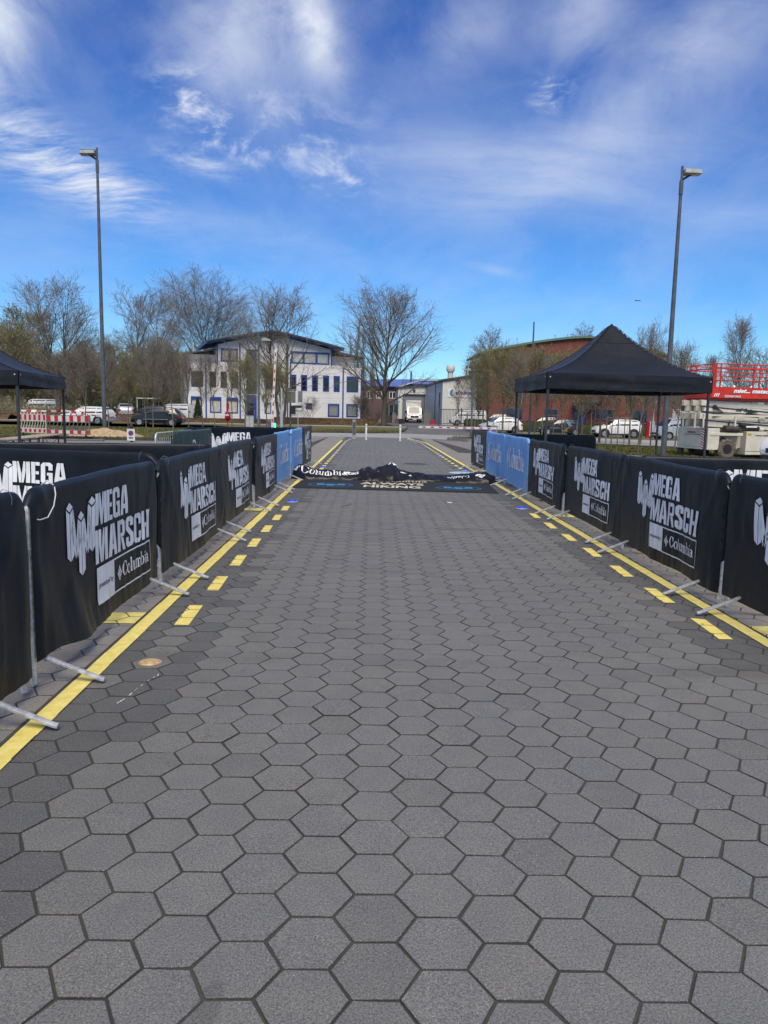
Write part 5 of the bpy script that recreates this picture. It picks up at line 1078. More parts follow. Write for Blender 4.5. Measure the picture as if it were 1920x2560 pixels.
def make_tree(seed, H, R, th, limbs=24, subs=8, twigs=5, fine=2, r0=.17, steep=.5, lean=.0, prof='lime', bud=0, budsize=.06, budmat='olive_bud', tw=.009, name='bare_tree', leaders=1, bark='bark'):
    t = Tree(seed); R_ = t.r
    if name: pass
    lead = []
    for L_ in range(leaders):
        d0 = (lean+R_.gauss(0, .02)+(.10*(L_*2-1) if leaders == 2 else 0), R_.gauss(0, .02), 1)
        b = (-.0+.25*(L_*2-1), 0, -.2) if leaders == 2 else (0, 0, -.2)
        lead.append(t.curve(b, d0, H*.97*(1-.04*L_)+.2, r0*(.85 if leaders == 2 else 1), 14, .04, .035, True, .06))
    for k in range(limbs):
        pts, ds = lead[k % leaders]; f = (k+.5)/limbs; f0 = th/H; tt = f0+(0.93-f0)*f**.92; p, d = t.at(pts, ds, tt); u = (tt-f0)/(1-f0)
        if prof == 'lime': env = (1-u)**.62*(.62+.5*min(1, u*4+.35)); ang = rad(62-32*u+R_.uniform(-9, 9)); up = .07
        elif prof == 'round': env = math.sqrt(max(.02, 1-(u*1.1-.35)**2))*.95; ang = rad(48-28*u+R_.uniform(-8, 8)); up = .08
        elif prof == 'column': env = (.55+.55*math.sin(PI*min(1, u*1.05+.1)))*(1 if u < .8 else (1-u)*4+.2); ang = rad(40-16*u+R_.uniform(-8, 8)); up = .12
        else: env = (1-u)**.5*.9+.1; ang = rad(22+R_.uniform(-6, 6)); up = .10
        L = R*env/math.sin(max(.45, ang*.85))*R_.uniform(.82, 1.1); rr = r0*(1-tt)*.45+.016
        bd = t.side((0, 0, 1), ang); q, e = t.curve(p, bd, L, rr, 6, up, .07, True, .3)
        ns = max(3, int(subs*(.5+.7*L/R)))
        for j in range(ns):
            v = .18+.8*(j+R_.random())/ns; p2, d2 = t.at(q, e, min(.99, v)); L2 = L*(.52-.34*v)*R_.uniform(.75, 1.25)+.18
            q2, e2 = t.curve(p2, t.side(d2, rad(R_.uniform(32, 55))), L2, max(tw*1.5, rr*.38*(1-v*.5)), 4, .07, .11, False, .4)
            for i in range(twigs):
                w = .2+.8*(i+R_.random())/twigs; p3, d3 = t.at(q2, e2, min(.99, w)); L3 = (L2*.42+.12)*R_.uniform(.7, 1.3)
                q3, e3 = t.curve(p3, t.side(d3, rad(R_.uniform(25, 50))), L3, tw, 2, .08, .10, False, .5)
                for g in range(fine):
                    p4, d4 = t.at(q3, e3, R_.uniform(.3, .95)); t.curve(p4, t.side(d4, rad(35)), L3*.5, tw*.72, 1, .05, .05, False, .5)
                t.tips.append((q3, e3))
    for _ in range(bud):
        q3, e3 = R_.choice(t.tips); p, d = t.at(q3, e3, R_.random()); t.bud(tuple(c+R_.gauss(0, .05) for c in p), budsize*R_.uniform(.6, 1.4))
    def me(nm, V, F, m): a = bpy.data.meshes.new(nm); a.from_pydata(V, [], F); a.materials.append(MAT[m]); return a
    allv = np.array(t.TV+t.CV); zm = allv[:, 2].max(); rr_ = np.sort(np.hypot(allv[:, 0], allv[:, 1]))[int(len(allv)*.985)]; kz, kr = H/zm, R/rr_
    for L_ in (t.TV, t.CV, t.BV):
        for i, q in enumerate(L_): L_[i] = (q[0]*kr, q[1]*kr, q[2]*kz)
    out = [('trunk', me('trunk', t.TV, t.TF, bark))]
    cr = me('crown', t.CV+t.BV, t.CF+[tuple(i+len(t.CV) for i in f) for f in t.BF], 'twig')
    if t.BF: cr.materials.append(MAT[budmat]); cr.polygons.foreach_set('material_index', [0]*len(t.CF)+[1]*len(t.BF))
    out.append(('crown', cr)); return out
def place_tree(parts, x, y, lab, group, rz=None, sc=1, z=None, name='tree', sxy=None):
    t = thing(name, lab, 'tree', (x, y, (zg(x, y)+.05) if z is None else z), rnd.uniform(0, 6.28) if rz is None else rz, group)
    t.scale = (sc*(sxy or 1), sc*(sxy or 1), sc)
    for nm, me in parts: inst(me, nm, t)
    return t
G1, G2, G3, G4 = 'big bare trees', 'young budding trees along the street', 'woodland trees behind the car park', 'bare trees on the skyline'
place_tree(make_tree(1, 14.8, 5.9, 2.6, 38, 10, 6, 2, .30, tw=.0125), 1.12, 79, 'big leafless tree right of the white office building, standing alone', G1, name='bare_tree', rz=.4)
place_tree(make_tree(2, 14.3, 5.0, 3.4, 34, 9, 6, 2, .26, tw=.012, leaders=2), -9.0, 75.5, 'big leafless tree with two trunks in front of the white office building', G1, name='bare_tree', rz=.1)
place_tree(make_tree(3, 16.8, 5.5, 2.5, 40, 10, 6, 2, .26, tw=.014, leaders=2), -36.3, 90, 'big leafless tree with two leaders behind the left construction barriers', G1, name='bare_tree', rz=0)
place_tree(make_tree(4, 22.5, 10.0, 6.0, 40, 11, 6, 2, .42, prof='round', tw=.018, bud=350, budsize=.16, budmat='dry_leaf'), -24.2, 119, 'wide round leafless tree rising behind the left half of the white building', G1, name='bare_tree', rz=2)
place_tree(make_tree(5, 16.8, 5.6, 4, 32, 10, 6, 2, .28, tw=.014, leaders=2), -27.5, 96, 'leafless tree just left of the wide round one', G1, name='bare_tree', rz=.3)
hb = [make_tree(20+i, 6.6, 1.25, 2.1, 26, 6, 5, 1, .075, prof='column', bud=4200, budsize=.085, tw=.006, bark='young_bark') for i in range(3)]
hs = [make_tree(30+i, 6.4, 1.1, 2.2, 20, 6, 4, 1, .07, prof='column', bud=650, budsize=.06, budmat='pale_bud', tw=.007, bark='young_bark') for i in range(2)]
hw = [make_tree(40+i, 8.2, 2.1, 2.2, 30, 7, 5, 1, .14, prof='column', bud=9500, budsize=.10, tw=.007, bark='young_bark') for i in range(2)]
yt = [  # x, y, kind, scale, width, label
 (-19.98, 44, 1, 1.0, 1, 'young bare tree behind the cream construction barrier, at its left'), (-22.3, 60, 3, 1.05, 1.1, 'young tree in front of the white estate car'), (-17.79, 52, 3, 1.05, 1, 'thin young tree right beside the tall left lamp post'),
 (-17.99, 56.8, 0, .95, 1.1, 'young budding tree holding the end of the red white tape'), (-15.85, 54, 3, .98, 1.1, 'thin young tree in front of the bonnet of the black hatchback'), (-12.82, 45, 4, .95, 1, 'nearest thin young tree on the left lawn before the black hatchback'),
 (-13.18, 51, 3, 1.0, 1.1, 'young tree in front of the rear wheel of the black hatchback'), (-13.36, 56, 4, .95, 1.1, 'young tree at the left edge of the white office building'), (-12.78, 58, 3, .92, 1.1, 'second young tree from the left before the white office building'),
 (-11.88, 58, 4, .93, 1.1, 'young tree just left of the red post'), (-10.22, 56, 4, 1.0, 1.1, 'young tree just right of the red post'), (-8.95, 54, 5, .70, .85, 'dense budding tree in front of the blue office door'), (-8.24, 60, 6, .68, .8, 'dense budding tree between the slim lamp and the raised boom'), (-7.3, 61, 5, .70, .8, 'dense budding tree right behind the raised boom'),
 (9.62, 70, 5, .9, .85, 'budding tree in front of the hall sign, left edge of the green clump'), (9.9, 66, 5, .95, .9, 'broad budding tree, second from left in the green clump'), (10.6, 62, 6, .92, .9, 'broad budding tree before the left end of the brick building'), (11.6, 61, 5, .93, .8, 'broad budding tree behind the silver hatchback'),
 (10.2, 54, 3, 1.0, 1, 'thin young tree in front of the silver hatchback'), (11.05, 52, 1, 1.0, 1, 'young budding tree left of the front tent leg'), (11.6, 50, 3, .95, 1, 'thin young tree right beside the front tent leg'), (12.0, 48, 0, .95, 1.1, 'young budding tree before the bonnet of the black car at right'),
 (12.9, 48, 2, .95, 1.1, 'young budding tree before the coloured stripes of the black car'), (13.77, 48, 3, 1, 1, 'thin young tree before the tail of the black car at right'), (12.58, 40, 0, .95, 1, 'young tree on the right lawn in front of the white off-road car'), (15.9, 47, 1, 1.0, 1, 'young tree in front of the rear door of the white off-road car'),
 (11.72, 33.5, 4, .95, .9, 'nearest young tree on the right lawn beside the rear tent leg'), (15.37, 42, 3, 1, 1, 'thin young tree in front of the red and white notice stand'), (15.94, 40, 3, .95, 1, 'thin young tree before the silver van'), (17.2, 52, 4, 1, 1, 'thin young tree before the tail of the white off-road car')]
pool = hb+hs+hw
for i, (x, y, k, sc, sx, lab) in enumerate(yt): place_tree(pool[k], x, y, lab, G2, sc=sc, sxy=sx, name='young_tree')
tm = make_tree(60, 9, 2.6, 2.8, 26, 7, 5, 1, .20, prof='column', bud=700, budsize=.07, tw=.009, bark='bark')
place_tree(tm, -17.3, 64, 'thick trunked tree standing in front of the black hatchback', G2, name='street_tree', sc=.95); place_tree(tm, 17.0, 62, 'thick trunked tree right behind the black car with stripes', G2, name='street_tree', sc=.8); place_tree(tm, 15.5, 52, 'thick trunked tree before the bonnet of the white off-road car', G2, name='street_tree', sc=.75); place_tree(tm, 18.3, 52, 'thick trunked tree before the rear wheel of the white off-road car', G2, name='street_tree', sc=.75)
dl = make_tree(61, 6.0, .95, 1.2, 20, 5, 4, 1, .06, prof='column', bud=420, budsize=.17, budmat='dry_leaf', tw=.008, bark='young_bark'); place_tree(dl, 9.7, 86, 'small tree with clinging brown leaves in front of the hall sign', None, name='young_tree')
# woodland
wd = [make_tree(70+i, 11.5+i*.8, 2.3, 2.0, 24, 6, 5, 1, .13, prof='column', bud=4800, budsize=.14, budmat=('olive_bud', 'pale_bud', 'olive_bud', 'olive_bud')[i], tw=.013) for i in range(4)]
r = random.Random(5); k = 0
for row_, (yy, n, x0, x1) in enumerate(((97, 15, -60, -24), (104, 17, -68, -23), (112, 16, -74, -21), (121, 14, -80, -24))):
    for i in range(n):
        x = x0+(x1-x0)*(i+r.uniform(.15, .85))/n; y = yy+r.uniform(-2.5, 2.5); s = r.uniform(.72, 1.08)*(.84 if i > n*.5 else 1); kk = r.choice((0, 1, 1, 2, 3) if x < -45 else (0, 0, 1, 2))
        place_tree(wd[kk], x, y, 'slim bare woodland tree behind the car park', G3, sc=s, sxy=r.uniform(1, 1.35), name='woodland_tree', z=.1); k += 1
nt = make_tree(81, 9, 1.6, 1.5, 24, 6, 5, 1, .09, prof='column', bud=500, budsize=.08, budmat='pale_bud', tw=.009)
for x, y, s, lab in ((-27, 80, .8, 'slim bare tree between the parked estate car and the woodland'), (-30, 78, .85, 'slim bare tree left of the silver parked car'), (-22.5, 84, .9, 'slim tree with pale buds by the corner of the white building'), (-34, 84, .85, 'slim tree with pale buds behind the construction barriers'), (-38.5, 76, .8, 'slim dark trunked tree at the far left by the tent leg')): place_tree(nt, x, y, lab, G3, sc=s, name='woodland_tree')
pp = make_tree(82, 15, 1.1, 2, 34, 5, 5, 1, .16, prof='poplar', tw=.014, bud=200, budsize=.15, budmat='dry_leaf')
for x, y, s in ((-2.2, 124, 1.05), (-1.2, 127, .98), (-.2, 126, .9), (-3.3, 126, .9)): place_tree(pp, x, y, 'tall narrow poplar behind the right end of the white building', 'narrow poplars behind the office', sc=s, name='poplar_tree')
sk = make_tree(83, 12, 3.6, 3, 26, 8, 5, 2, .2, tw=.014, bud=300, budsize=.15, budmat='pale_bud'); sk2 = make_tree(84, 13, 2.0, 3, 26, 7, 5, 2, .16, prof='column', tw=.013, bud=500, budsize=.13, budmat='pale_bud')
for x, y, s, m_, lab in ((18.0, 121, 1.3, sk, 'bare tree rising behind the pale hall, right of its roof units'), (21.5, 122, 1.0, sk, 'small bare tree behind the left end of the brick roof'), (31, 116, 1.32, sk, 'bare tree rising behind the peak of the brick building'), (25.5, 112, 1.0, sk2, 'small twiggy treetop over the left part of the brick roof'), (35, 113, .9, sk2, 'small treetop over the right slope of the brick roof'),
                        (32.4, 80, .78, sk, 'bare tree between the right lamp post and the red lift'), (34.4, 79, .70, sk2, 'slim bare tree just left of the red lift railing'), (29.2, 60.5, .82, sk2, 'tall slim tree with pale buds above the red lift platform'), (31.0, 60, .66, sk, 'bare tree cut off by the right edge of the photo'), (36.0, 76, .7, sk, 'bare tree behind the middle of the red lift railing'), (26.5, 71, .62, sk2, 'small budding tree behind the silver van'), (30.5, 90, .7, sk2, 'budding tree right of the brick building corner'), (14.2, 108, .75, sk2, 'thin tree behind the pale hall roof')):
    place_tree(m_, x, y, lab, G4, sc=s, name='bare_tree')
# undergrowth and hedges
def thicket(name, x0, x1, y0, y1, h, n, twr, bm, size, lab=None, cat=None, kind='stuff', zmin=0.0, dens=1.0, seed=1, stems=True):
    r = random.Random(seed); V, F, MI = [], [], []
    for i in range(n):
        x, y = r.uniform(x0, x1), r.uniform(y0, y1); z = zg(x, y)+.02; H = h*r.uniform(.45, 1)*(.75+.5*nz(x*.12, y*.1, seed))
        if stems: c = len(F); seg(V, F, (x, y, z), (x+r.gauss(0, .25), y, z+H), twr, twr*.4, 3); MI += [0]*(len(F)-c)
        for _ in range(int(5*dens)):
            c = len(V); zz = z+zmin+(H-zmin)*r.random(); px, py = x+r.gauss(0, .28), y+r.gauss(0, .28); s = size*r.uniform(.5, 1.4)
            a = [r.gauss(0, s*.5) for _ in range(3)]; b = [r.gauss(0, s*.4) for _ in range(3)]
            V += [(px-a[0], py-a[1], zz-a[2]), (px+b[0], py+b[1], zz+b[2]), (px+a[0], py+a[1], zz+a[2]), (px-b[0], py-b[1], zz-b[2])]; F.append((c, c+1, c+2, c+3)); MI.append(1)
    me = bpy.data.meshes.new(name); me.from_pydata(V, [], F); me.materials.append(MAT['young_bark']); me.materials.append(MAT[bm]); me.polygons.foreach_set('material_index', MI)
    o = bpy.data.objects.new(name, me); COL.objects.link(o); o['kind'] = kind
    if lab: o['label'] = lab
    if cat: o['category'] = cat
    return o
thicket('woodland_undergrowth', -82, -21, 100, 128, 9.5, 9000, .035, 'olive_bud', .22, 'olive and grey woodland thicket behind the car park', seed=3)
thicket('woodland_undergrowth', -84, -26, 116, 134, 8.5, 5500, .04, 'pale_bud', .24, 'greyish brown far thicket of bare stems', seed=4)
thicket('reed_thicket', -60, -34, 84, 96, 3.2, 3000, .02, 'pale_bud', .10, 'tangled pale undergrowth at the far left edge', seed=5)
thicket('woodland_undergrowth', 9, 70, 122, 140, 6.5, 3600, .03, 'pale_bud', .22, 'distant thicket behind the buildings', seed=6)
thicket('woodland_undergrowth', 40, 78, 74, 96, 6.0, 4200, .03, 'olive_bud', .2, 'olive thicket behind the red lift platform', seed=8)
thicket('woodland_undergrowth', -14, 4, 138, 150, 7, 1200, .03, 'pale_bud', .3, 'distant pale shrubs behind the brown house', seed=9)
def hedge(x0, x1, y, d, h, leaf, lab, n, seed, name='hedge'):
    r = random.Random(seed); m = MB(); m.grid(lambda a, b: (x0+(x1-x0)*a, y+d*(.5-.5*math.cos(PI*b))+.05*nz(a*(x1-x0)*2, b*3, seed), zg(x0+(x1-x0)*a, y)-.05+(h+.06*nz(a*(x1-x0)*1.3, b*2, seed))*min(1, math.sin(PI*b)*2.2)), int((x1-x0)*3), 10)
    for _ in range(n):
        a = r.random(); x = x0+(x1-x0)*a; b = r.random(); yy = y+d*b*.9; zz = zg(x, y)+h*min(1, math.sin(PI*max(.03, b))*2.2)*r.uniform(.05, 1.06); s = r.uniform(.03, .075)
        m.add([(x-s, yy-.03+r.gauss(0, .03), zz), (x, yy-.05, zz-s*.8), (x+s, yy-.03, zz+r.gauss(0, .02)), (x, yy-.06, zz+s)], [(0, 1, 2, 3)])
    o = m.build(name, leaf); tag(o, lab, 'hedge'); return o
hedge(10.0, 13.0, 82.5, 1.2, 1.0, 'hedge_leaf', 'short dark clipped hedge at the foot of the bar fence', 2500, 1); hedge(14.6, 32, 77.5, 1.2, 1.05, 'hedge_leaf', 'long dark clipped hedge in front of the brick building', 9000, 2)
def brush(x0, x1, y0, y1, h, lab, n, seed):
    r = random.Random(seed); m = MB(); m.grid(lambda a, b: (x0+(x1-x0)*a, y0+(y1-y0)*b, zg(x0+(x1-x0)*a, y0)+h*min(1, math.sin(PI*b)*1.5)*(.75+.5*nz(a*(x1-x0)*.8, b*3, seed))+.06*nz(a*(x1-x0)*4, b*9, seed)-.02), int((x1-x0)*3), 12)
    for _ in range(n):
        x, b = r.uniform(x0, x1), r.random(); y = y0+(y1-y0)*b; z = zg(x, y)+h*min(1, math.sin(PI*b)*1.5)*.8; a = r.uniform(0, 6.28); s = r.uniform(.05, .22); m.tube([(x, y, z-.05), (x+math.cos(a)*s, y+math.sin(a)*s, z+r.uniform(.02, .18))], .006, 3, caps=False)
        m.add([(x-.04, y-.02, z+.08), (x, y, z+.03), (x+.05, y, z+.09), (x, y+.02, z+.13)], [(0, 1, 2, 3)])
    tag(m.build('brown_hedge', 'brown_hedge'), lab, 'hedge')
brush(-10.2, .6, 78.6, 82.5, .78, 'low brown leafy bed along the right half of the white office building', 3600, 3); brush(-20, -10.5, 78.6, 81, .5, 'low brown twiggy bed along the left half of the white office building', 2600, 4); brush(-33, -20.5, 73.9, 76.5, .95, 'low brown hedge behind the black hatchback', 2600, 5); brush(-60, -36, 76, 80, .8, 'brownish brush strip at the far left behind the tent leg', 2600, 6)
def conifer(x, y, h, lab):
    r = random.Random(9); t = thing('conifer', lab, 'conifer', (x, y, zg(x, y))); V, F = [], []
    for i in range(1500):
        k = r.random(); z = h*k; R0 = .42*h*.5*(1-k)**.8+.03; a = r.uniform(0, 6.28); q = R0*r.uniform(.5, 1); c = len(V); s = .07
        p = (q*math.cos(a), q*math.sin(a), z); V += [(p[0]-s, p[1], p[2]), (p[0], p[1]-s, p[2]+.03), (p[0]+s, p[1], p[2]-.02), (p[0]*1.1, p[1]*1.1, p[2]+s*1.5)]; F.append((c, c+1, c+2, c+3))
    me = bpy.data.meshes.new('foliage'); me.from_pydata(V, [], F); me.materials.append(MAT['evergreen']); inst(me, 'foliage', t); m = MB(); m.tube([(0, 0, 0), (0, 0, h*.9)], .05, 5); m.build('trunk', 'bark', t)
conifer(-19.6, 86.5, 2.7, 'small dark conifer against the left windows of the white building')
for i, (x, y, s) in enumerate(((-28.5, 90.5, 3.0), (-31.5, 91, 2.6), (-23.6, 90.6, 2.8))):
    r = random.Random(i); m = MB()
    for _ in range(1600):
        a, b, c = r.gauss(0, .42), r.gauss(0, .3), abs(r.gauss(0, .42)); p = (x+a*s, y+b*s, .2+c*s*.8); q = .11; m.add([(p[0]-q, p[1], p[2]), (p[0], p[1]-q, p[2]+.05), (p[0]+q, p[1], p[2]), (p[0], p[1]+.02, p[2]+q)], [(0, 1, 2, 3)])
    tag(m.build('evergreen_bush', 'evergreen'), ('dark evergreen bush behind the silver parked car', 'dark evergreen bush left of the silver parked car', 'dark evergreen bush by the white carport frame')[i], 'bush')
sh = make_tree(90, 2.9, 1.2, .25, 12, 5, 4, 1, .035, prof='round', tw=.008); place_tree(sh, -6.9, 84.5, 'leafless garden shrub before the small square window of the office', None, name='bare_shrub', sc=1.15)
place_tree(sh, -13.5, 84.2, 'leafless shrub before the third ground floor window from the left', None, name='bare_shrub', sc=.75); place_tree(make_tree(91, 3.6, 1.7, .6, 18, 7, 5, 2, .06, prof='round', tw=.012, bud=500, budsize=.12, budmat='dry_leaf'), -1.3, 90, 'reddish brown bush between the office corner and the big bare tree', None, name='bare_shrub'); place_tree(sh, .6, 88, 'yellow green small shrub beside the big bare tree trunk', None, name='bare_shrub', sc=.7)
def stakes(x, y, lab):
    t = thing('tree_stakes', lab, 'tree stake', (x, y, zg(x, y)), 0, 'wooden stake frames around young trees')
    for dx in (-.75, 0, .75): m = MB(); m.tube([(dx, 0, -.1), (dx, 0, 1.75)], .045, 6); m.build('stake', 'pale_timber', t)
    m = MB(); m.box(-.8, .8, -.03, .03, 1.68, 1.76); m.build('rail', 'pale_timber', t)
stakes(12.0, 50.6, 'wooden stake frame between the front tent leg and the black car'); stakes(15.95, 49.5, 'wooden stake frame in front of the white off-road car'); stakes(9.9, 74, 'wooden stake frame below the hall sign by the bar fence')
r = random.Random(21); V, F = [], []
for (x0, x1, y0, y1, n) in ((-24, -7.2, 36.3, 56, 9000), (9.0, 22, 30.7, 44, 8000), (5.2, 9, 45, 50, 700), (-9, 2, 55.5, 62, 1500)):
    for _ in range(n):
        x, y = r.uniform(x0, x1), r.uniform(y0, y1)
        z = zg(x, y)+.09; a = r.uniform(0, 3.14); w = .05; h = r.uniform(.03, .08); c = len(V); V += [(x-math.cos(a)*w, y-math.sin(a)*w, z-.03), (x+math.cos(a)*w, y+math.sin(a)*w, z-.03), (x+r.gauss(0, .04), y+r.gauss(0, .03), z+h)]; F.append((c, c+1, c+2))
me = bpy.data.meshes.new('grass_tufts'); me.from_pydata(V, [], F); me.materials.append(MAT['grass']); o = inst(me, 'grass_tufts'); o['kind'] = 'stuff'; o['label'] = 'short patchy grass blades on the verges'

# ------------------------------------------------------------------ vehicles
PROF = {
 'hatch': [(0, .42, .62, .66, .80, 0), (.015, .30, .86, .90, .90, 0), (.06, .24, .94, 1.12, .95, 0), (.14, .22, .96, 1.40, .98, 1), (.26, .21, .95, 1.485, 1, 1), (.45, .21, .93, 1.50, 1, 1), (.58, .21, .92, 1.44, 1, 1), (.73, .22, .92, .97, 1, 0), (.88, .22, .84, .86, .98, 0), (.97, .26, .68, .70, .90, 0), (1, .36, .52, .54, .76, 0)],
 'estate': [(0, .42, .62, .66, .82, 0), (.012, .30, .90, .96, .92, 0), (.05, .24, .95, 1.25, .95, 0), (.10, .22, .95, 1.42, .98, 1), (.22, .21, .93, 1.48, 1, 1), (.45, .21, .91, 1.49, 1, 1), (.56, .21, .90, 1.40, 1, 1), (.70, .22, .90, .94, 1, 0), (.88, .22, .82, .84, .97, 0), (.97, .26, .68, .70, .88, 0), (1, .36, .52, .54, .74, 0)],
 'suv': [(0, .45, .70, .74, .86, 0), (.012, .36, 1.02, 1.06, .94, 0), (.04, .33, 1.06, 1.42, .96, 0), (.08, .32, 1.07, 1.58, .98, 1), (.25, .31, 1.05, 1.66, 1, 1), (.50, .31, 1.03, 1.66, 1, 1), (.60, .31, 1.02, 1.55, 1, 1), (.72, .32, 1.03, 1.10, 1, 0), (.90, .32, .99, 1.02, .98, 0), (.975, .36, .84, .88, .92, 0), (1, .42, .66, .68, .84, 0)],
 'van': [(0, .40, .90, 1.0, .92, 0), (.008, .28, 1.15, 1.92, .95, 0), (.03, .26, 1.18, 1.96, .97, 1), (.30, .25, 1.18, 1.98, 1, 1), (.66, .25, 1.17, 1.97, 1, 1), (.76, .25, 1.15, 1.86, 1, 1), (.87, .26, 1.10, 1.16, 1, 0), (.955, .28, .92, .95, .96, 0), (.99, .34, .70, .72, .86, 0), (1, .42, .56, .58, .78, 0)],
}
def car(style, x, y, rz, L, W, paint, label, H=None, wheel=.31, dark_low=False, glass='car_glass', sidewin=None, cat='car', group='cars parked along the street', name='parked_car', z=None):
    t = thing(name, label, cat, (x, y, zg(x, y) if z is None else z), rz, group); st = PROF[style]; k = (H/max(s[3] for s in st)) if H else 1
    def sec(s):
        f, zl, zb, zr, w, cab = s; hw = W/2*w; X = (f-.5)*L; zl, zb, zr = zl*k, zb*k, zr*k; rw = hw*(.76 if cab or zr > zb+.1 else .9)
        return [(X, 0, zl), (X, hw*.86, zl), (X, hw*.97, zl+.07), (X, hw, zl+(zb-zl)*.55), (X, hw*.975, zb), (X, (hw*.975+rw)/2+.008, zb+(zr-zb)*.55), (X, rw, zr-.035*(zr > zb+.1)), (X, rw*.72, zr), (X, 0, zr+.008)]
    S = [sec(s) for s in st]; m = MB(); n = 9
    for sg in (1, -1):
        vs = [(a, b*sg, c) for s in S for a, b, c in s]; fs = [((i*n+j), (i*n+j+1), ((i+1)*n+j+1), ((i+1)*n+j)) for i in range(len(S)-1) for j in range(n-1)]
        if sg > 0: fs = [f[::-1] for f in fs]
        m.add(vs, fs)
    for i in (0, len(S)-1):
        m.add([(a, b, c) for a, b, c in S[i]]+[(a, -b, c) for a, b, c in reversed(S[i])], [tuple(range(2*n))])
    m.build('body', paint, t, smooth=rad(28))
    def lerp(p, q, f): return tuple(p[i]*(1-f)+q[i]*f for i in range(3))
    def quad(i, j0, j1, u0, u1, v0, v1, sg, off, mt, nm, i2=None, parent=None, top=False):
        A, B = S[i], S[i2 or i+1]; a0, a1 = lerp(A[j0], A[j1], v0), lerp(A[j0], A[j1], v1); b0, b1 = lerp(B[j0], B[j1], v0), lerp(B[j0], B[j1], v1)
        q = [lerp(a0, b0, u0), lerp(a0, b0, u1), lerp(a1, b1, u1), lerp(a1, b1, u0)]; o = (0, off, off*.3) if not top else (0, 0, off)
        vs = [(p[0]+o[0], (p[1]+o[1])*sg, p[2]+o[2]) for p in q]; vs += [(p[0], p[1]*.97*sg, p[2]-.01) for p in q]
        b = MB(); b.add(vs, [(0, 1, 2, 3) if sg < 0 else (3, 2, 1, 0)]+[(h, (h+1) % 4, 4+(h+1) % 4, 4+h) for h in range(4)]); return b.build(nm, mt, parent or t)
    cab = [i for i in range(len(st)) if st[i][5]]; i0, i1 = cab[0], cab[-1]; fr = i1+1   # windscreen lies between i1 and fr
    bnds = sidewin or [(i0, i0+1, .1, .95), (i0+1, i0+2, .06, .95), (i0+2, i1, .05, .92)]
    for sg in (1, -1):
        for a, b, u0, u1 in bnds:
            if a != b: quad(a, 4, 6, u0, u1, .10, .88, sg, .012, glass, 'side_window', i2=b)
        if style != 'van':   # small quarter pane
            A, B = S[i1], S[fr]; q = [lerp(A[4], A[6], .12), lerp(A[4], A[6], .85), lerp(lerp(A[4], B[4], .5), lerp(A[6], B[6], .5), .15)]
            b = MB(); b.add([(p[0]+.03, (p[1]+.012)*sg, p[2]) for p in q]+[(p[0]+.03, p[1]*.96*sg, p[2]) for p in q], [(0, 1, 2), (2, 1, 0), (0, 3, 4, 1)]); b.build('quarter_window', glass, t)
        elif style == 'van':
            A, B = S[i1], S[fr]; q = [lerp(A[4], A[6], .1), lerp(A[4], A[6], .85), lerp(lerp(A[4], B[4], .55), lerp(A[6], B[6], .55), .15)]
            b = MB(); b.add([(p[0], (p[1]+.014)*sg, p[2]) for p in q], [(0, 1, 2), (2, 1, 0)]); b.build('quarter_window', glass, t)
    for (a, b_, nm) in ((i1, fr, 'windscreen'), (i0, i0-1, 'rear_window')):
        A, B = S[a], S[b_]; m = MB(); v0, v1 = (.06, .93) if nm == 'windscreen' else (.08, .80)
        P = [lerp(A[j], B[j], v) for v in (v0, v1) for j in (6, 7, 8)]; dx = .012 if nm == 'windscreen' else -.012
        vs = [(p[0]+dx, p[1]*.98, p[2]+.012) for p in P]; vs += [(p[0], -p[1], p[2]) for p in vs]
        fs = [(0, 1, 4, 3), (1, 2, 5, 4), (6, 9, 10, 7), (7, 10, 11, 8)]; m.add(vs, fs if nm == 'windscreen' else [f[::-1] for f in fs]); m.build(nm, glass, t)
    w0, w1 = -L*.5+L*.19, -L*.5+L*.82
    tyre = MB(); tyre.lathe([(wheel*.62, -.10), (wheel*.93, -.105), (wheel, -.08), (wheel, .08), (wheel*.93, .105), (wheel*.62, .10)], n=24, axis='y', caps=False); tm_ = tyre.mesh('tyre', 'rubber', rad(40))
    rim = MB(); rim.lathe([(wheel*.66, -.085), (wheel*.60, -.10), (wheel*.57, -.06), (.0, -.05)], n=24, axis='y')
    for i in range(5):
        a = 2*PI*i/5+.3; c, s_ = math.cos(a), math.sin(a); rim.add([(c*.05-s_*.035, -.085, s_*.05+c*.035), (c*.05+s_*.035, -.085, s_*.05-c*.035), (c*wheel*.6+s_*.03, -.095, s_*wheel*.6-c*.03), (c*wheel*.6-s_*.03, -.095, s_*wheel*.6+c*.03)], [(0, 1, 2, 3), (3, 2, 1, 0)])
    rim.lathe([(.06, -.10), (0, -.10)], n=10, axis='y'); rm_ = rim.mesh('rim', 'rim_metal', rad(30))
    arch = MB(); arch.lathe([(wheel*1.20, 0), (wheel*1.20, .02), (0, .021)], n=24, axis='y'); am = arch.mesh('wheel_arch', 'plastic_black')
    disc_ = MB(); disc_.lathe([(wheel*.58, -.055), (0, -.056)], n=20, axis='y'); dm = disc_.mesh('brake_disc', 'plastic_black')
    for wx in (w0, w1):
        for sg in (1, -1):
            a = inst(am, 'wheel_arch', t, (wx, sg*(W/2-.008), wheel), 0 if sg > 0 else PI)
            wh = bpy.data.objects.new('wheel', tm_); COL.objects.link(wh); wh.parent = t; wh.location = (wx, sg*(W/2-.07), wheel); wh.rotation_euler = (0, 0, PI if sg > 0 else 0)
            inst(rm_, 'rim', wh); inst(dm, 'brake_disc', wh)
    zb = st[-3][2]*k
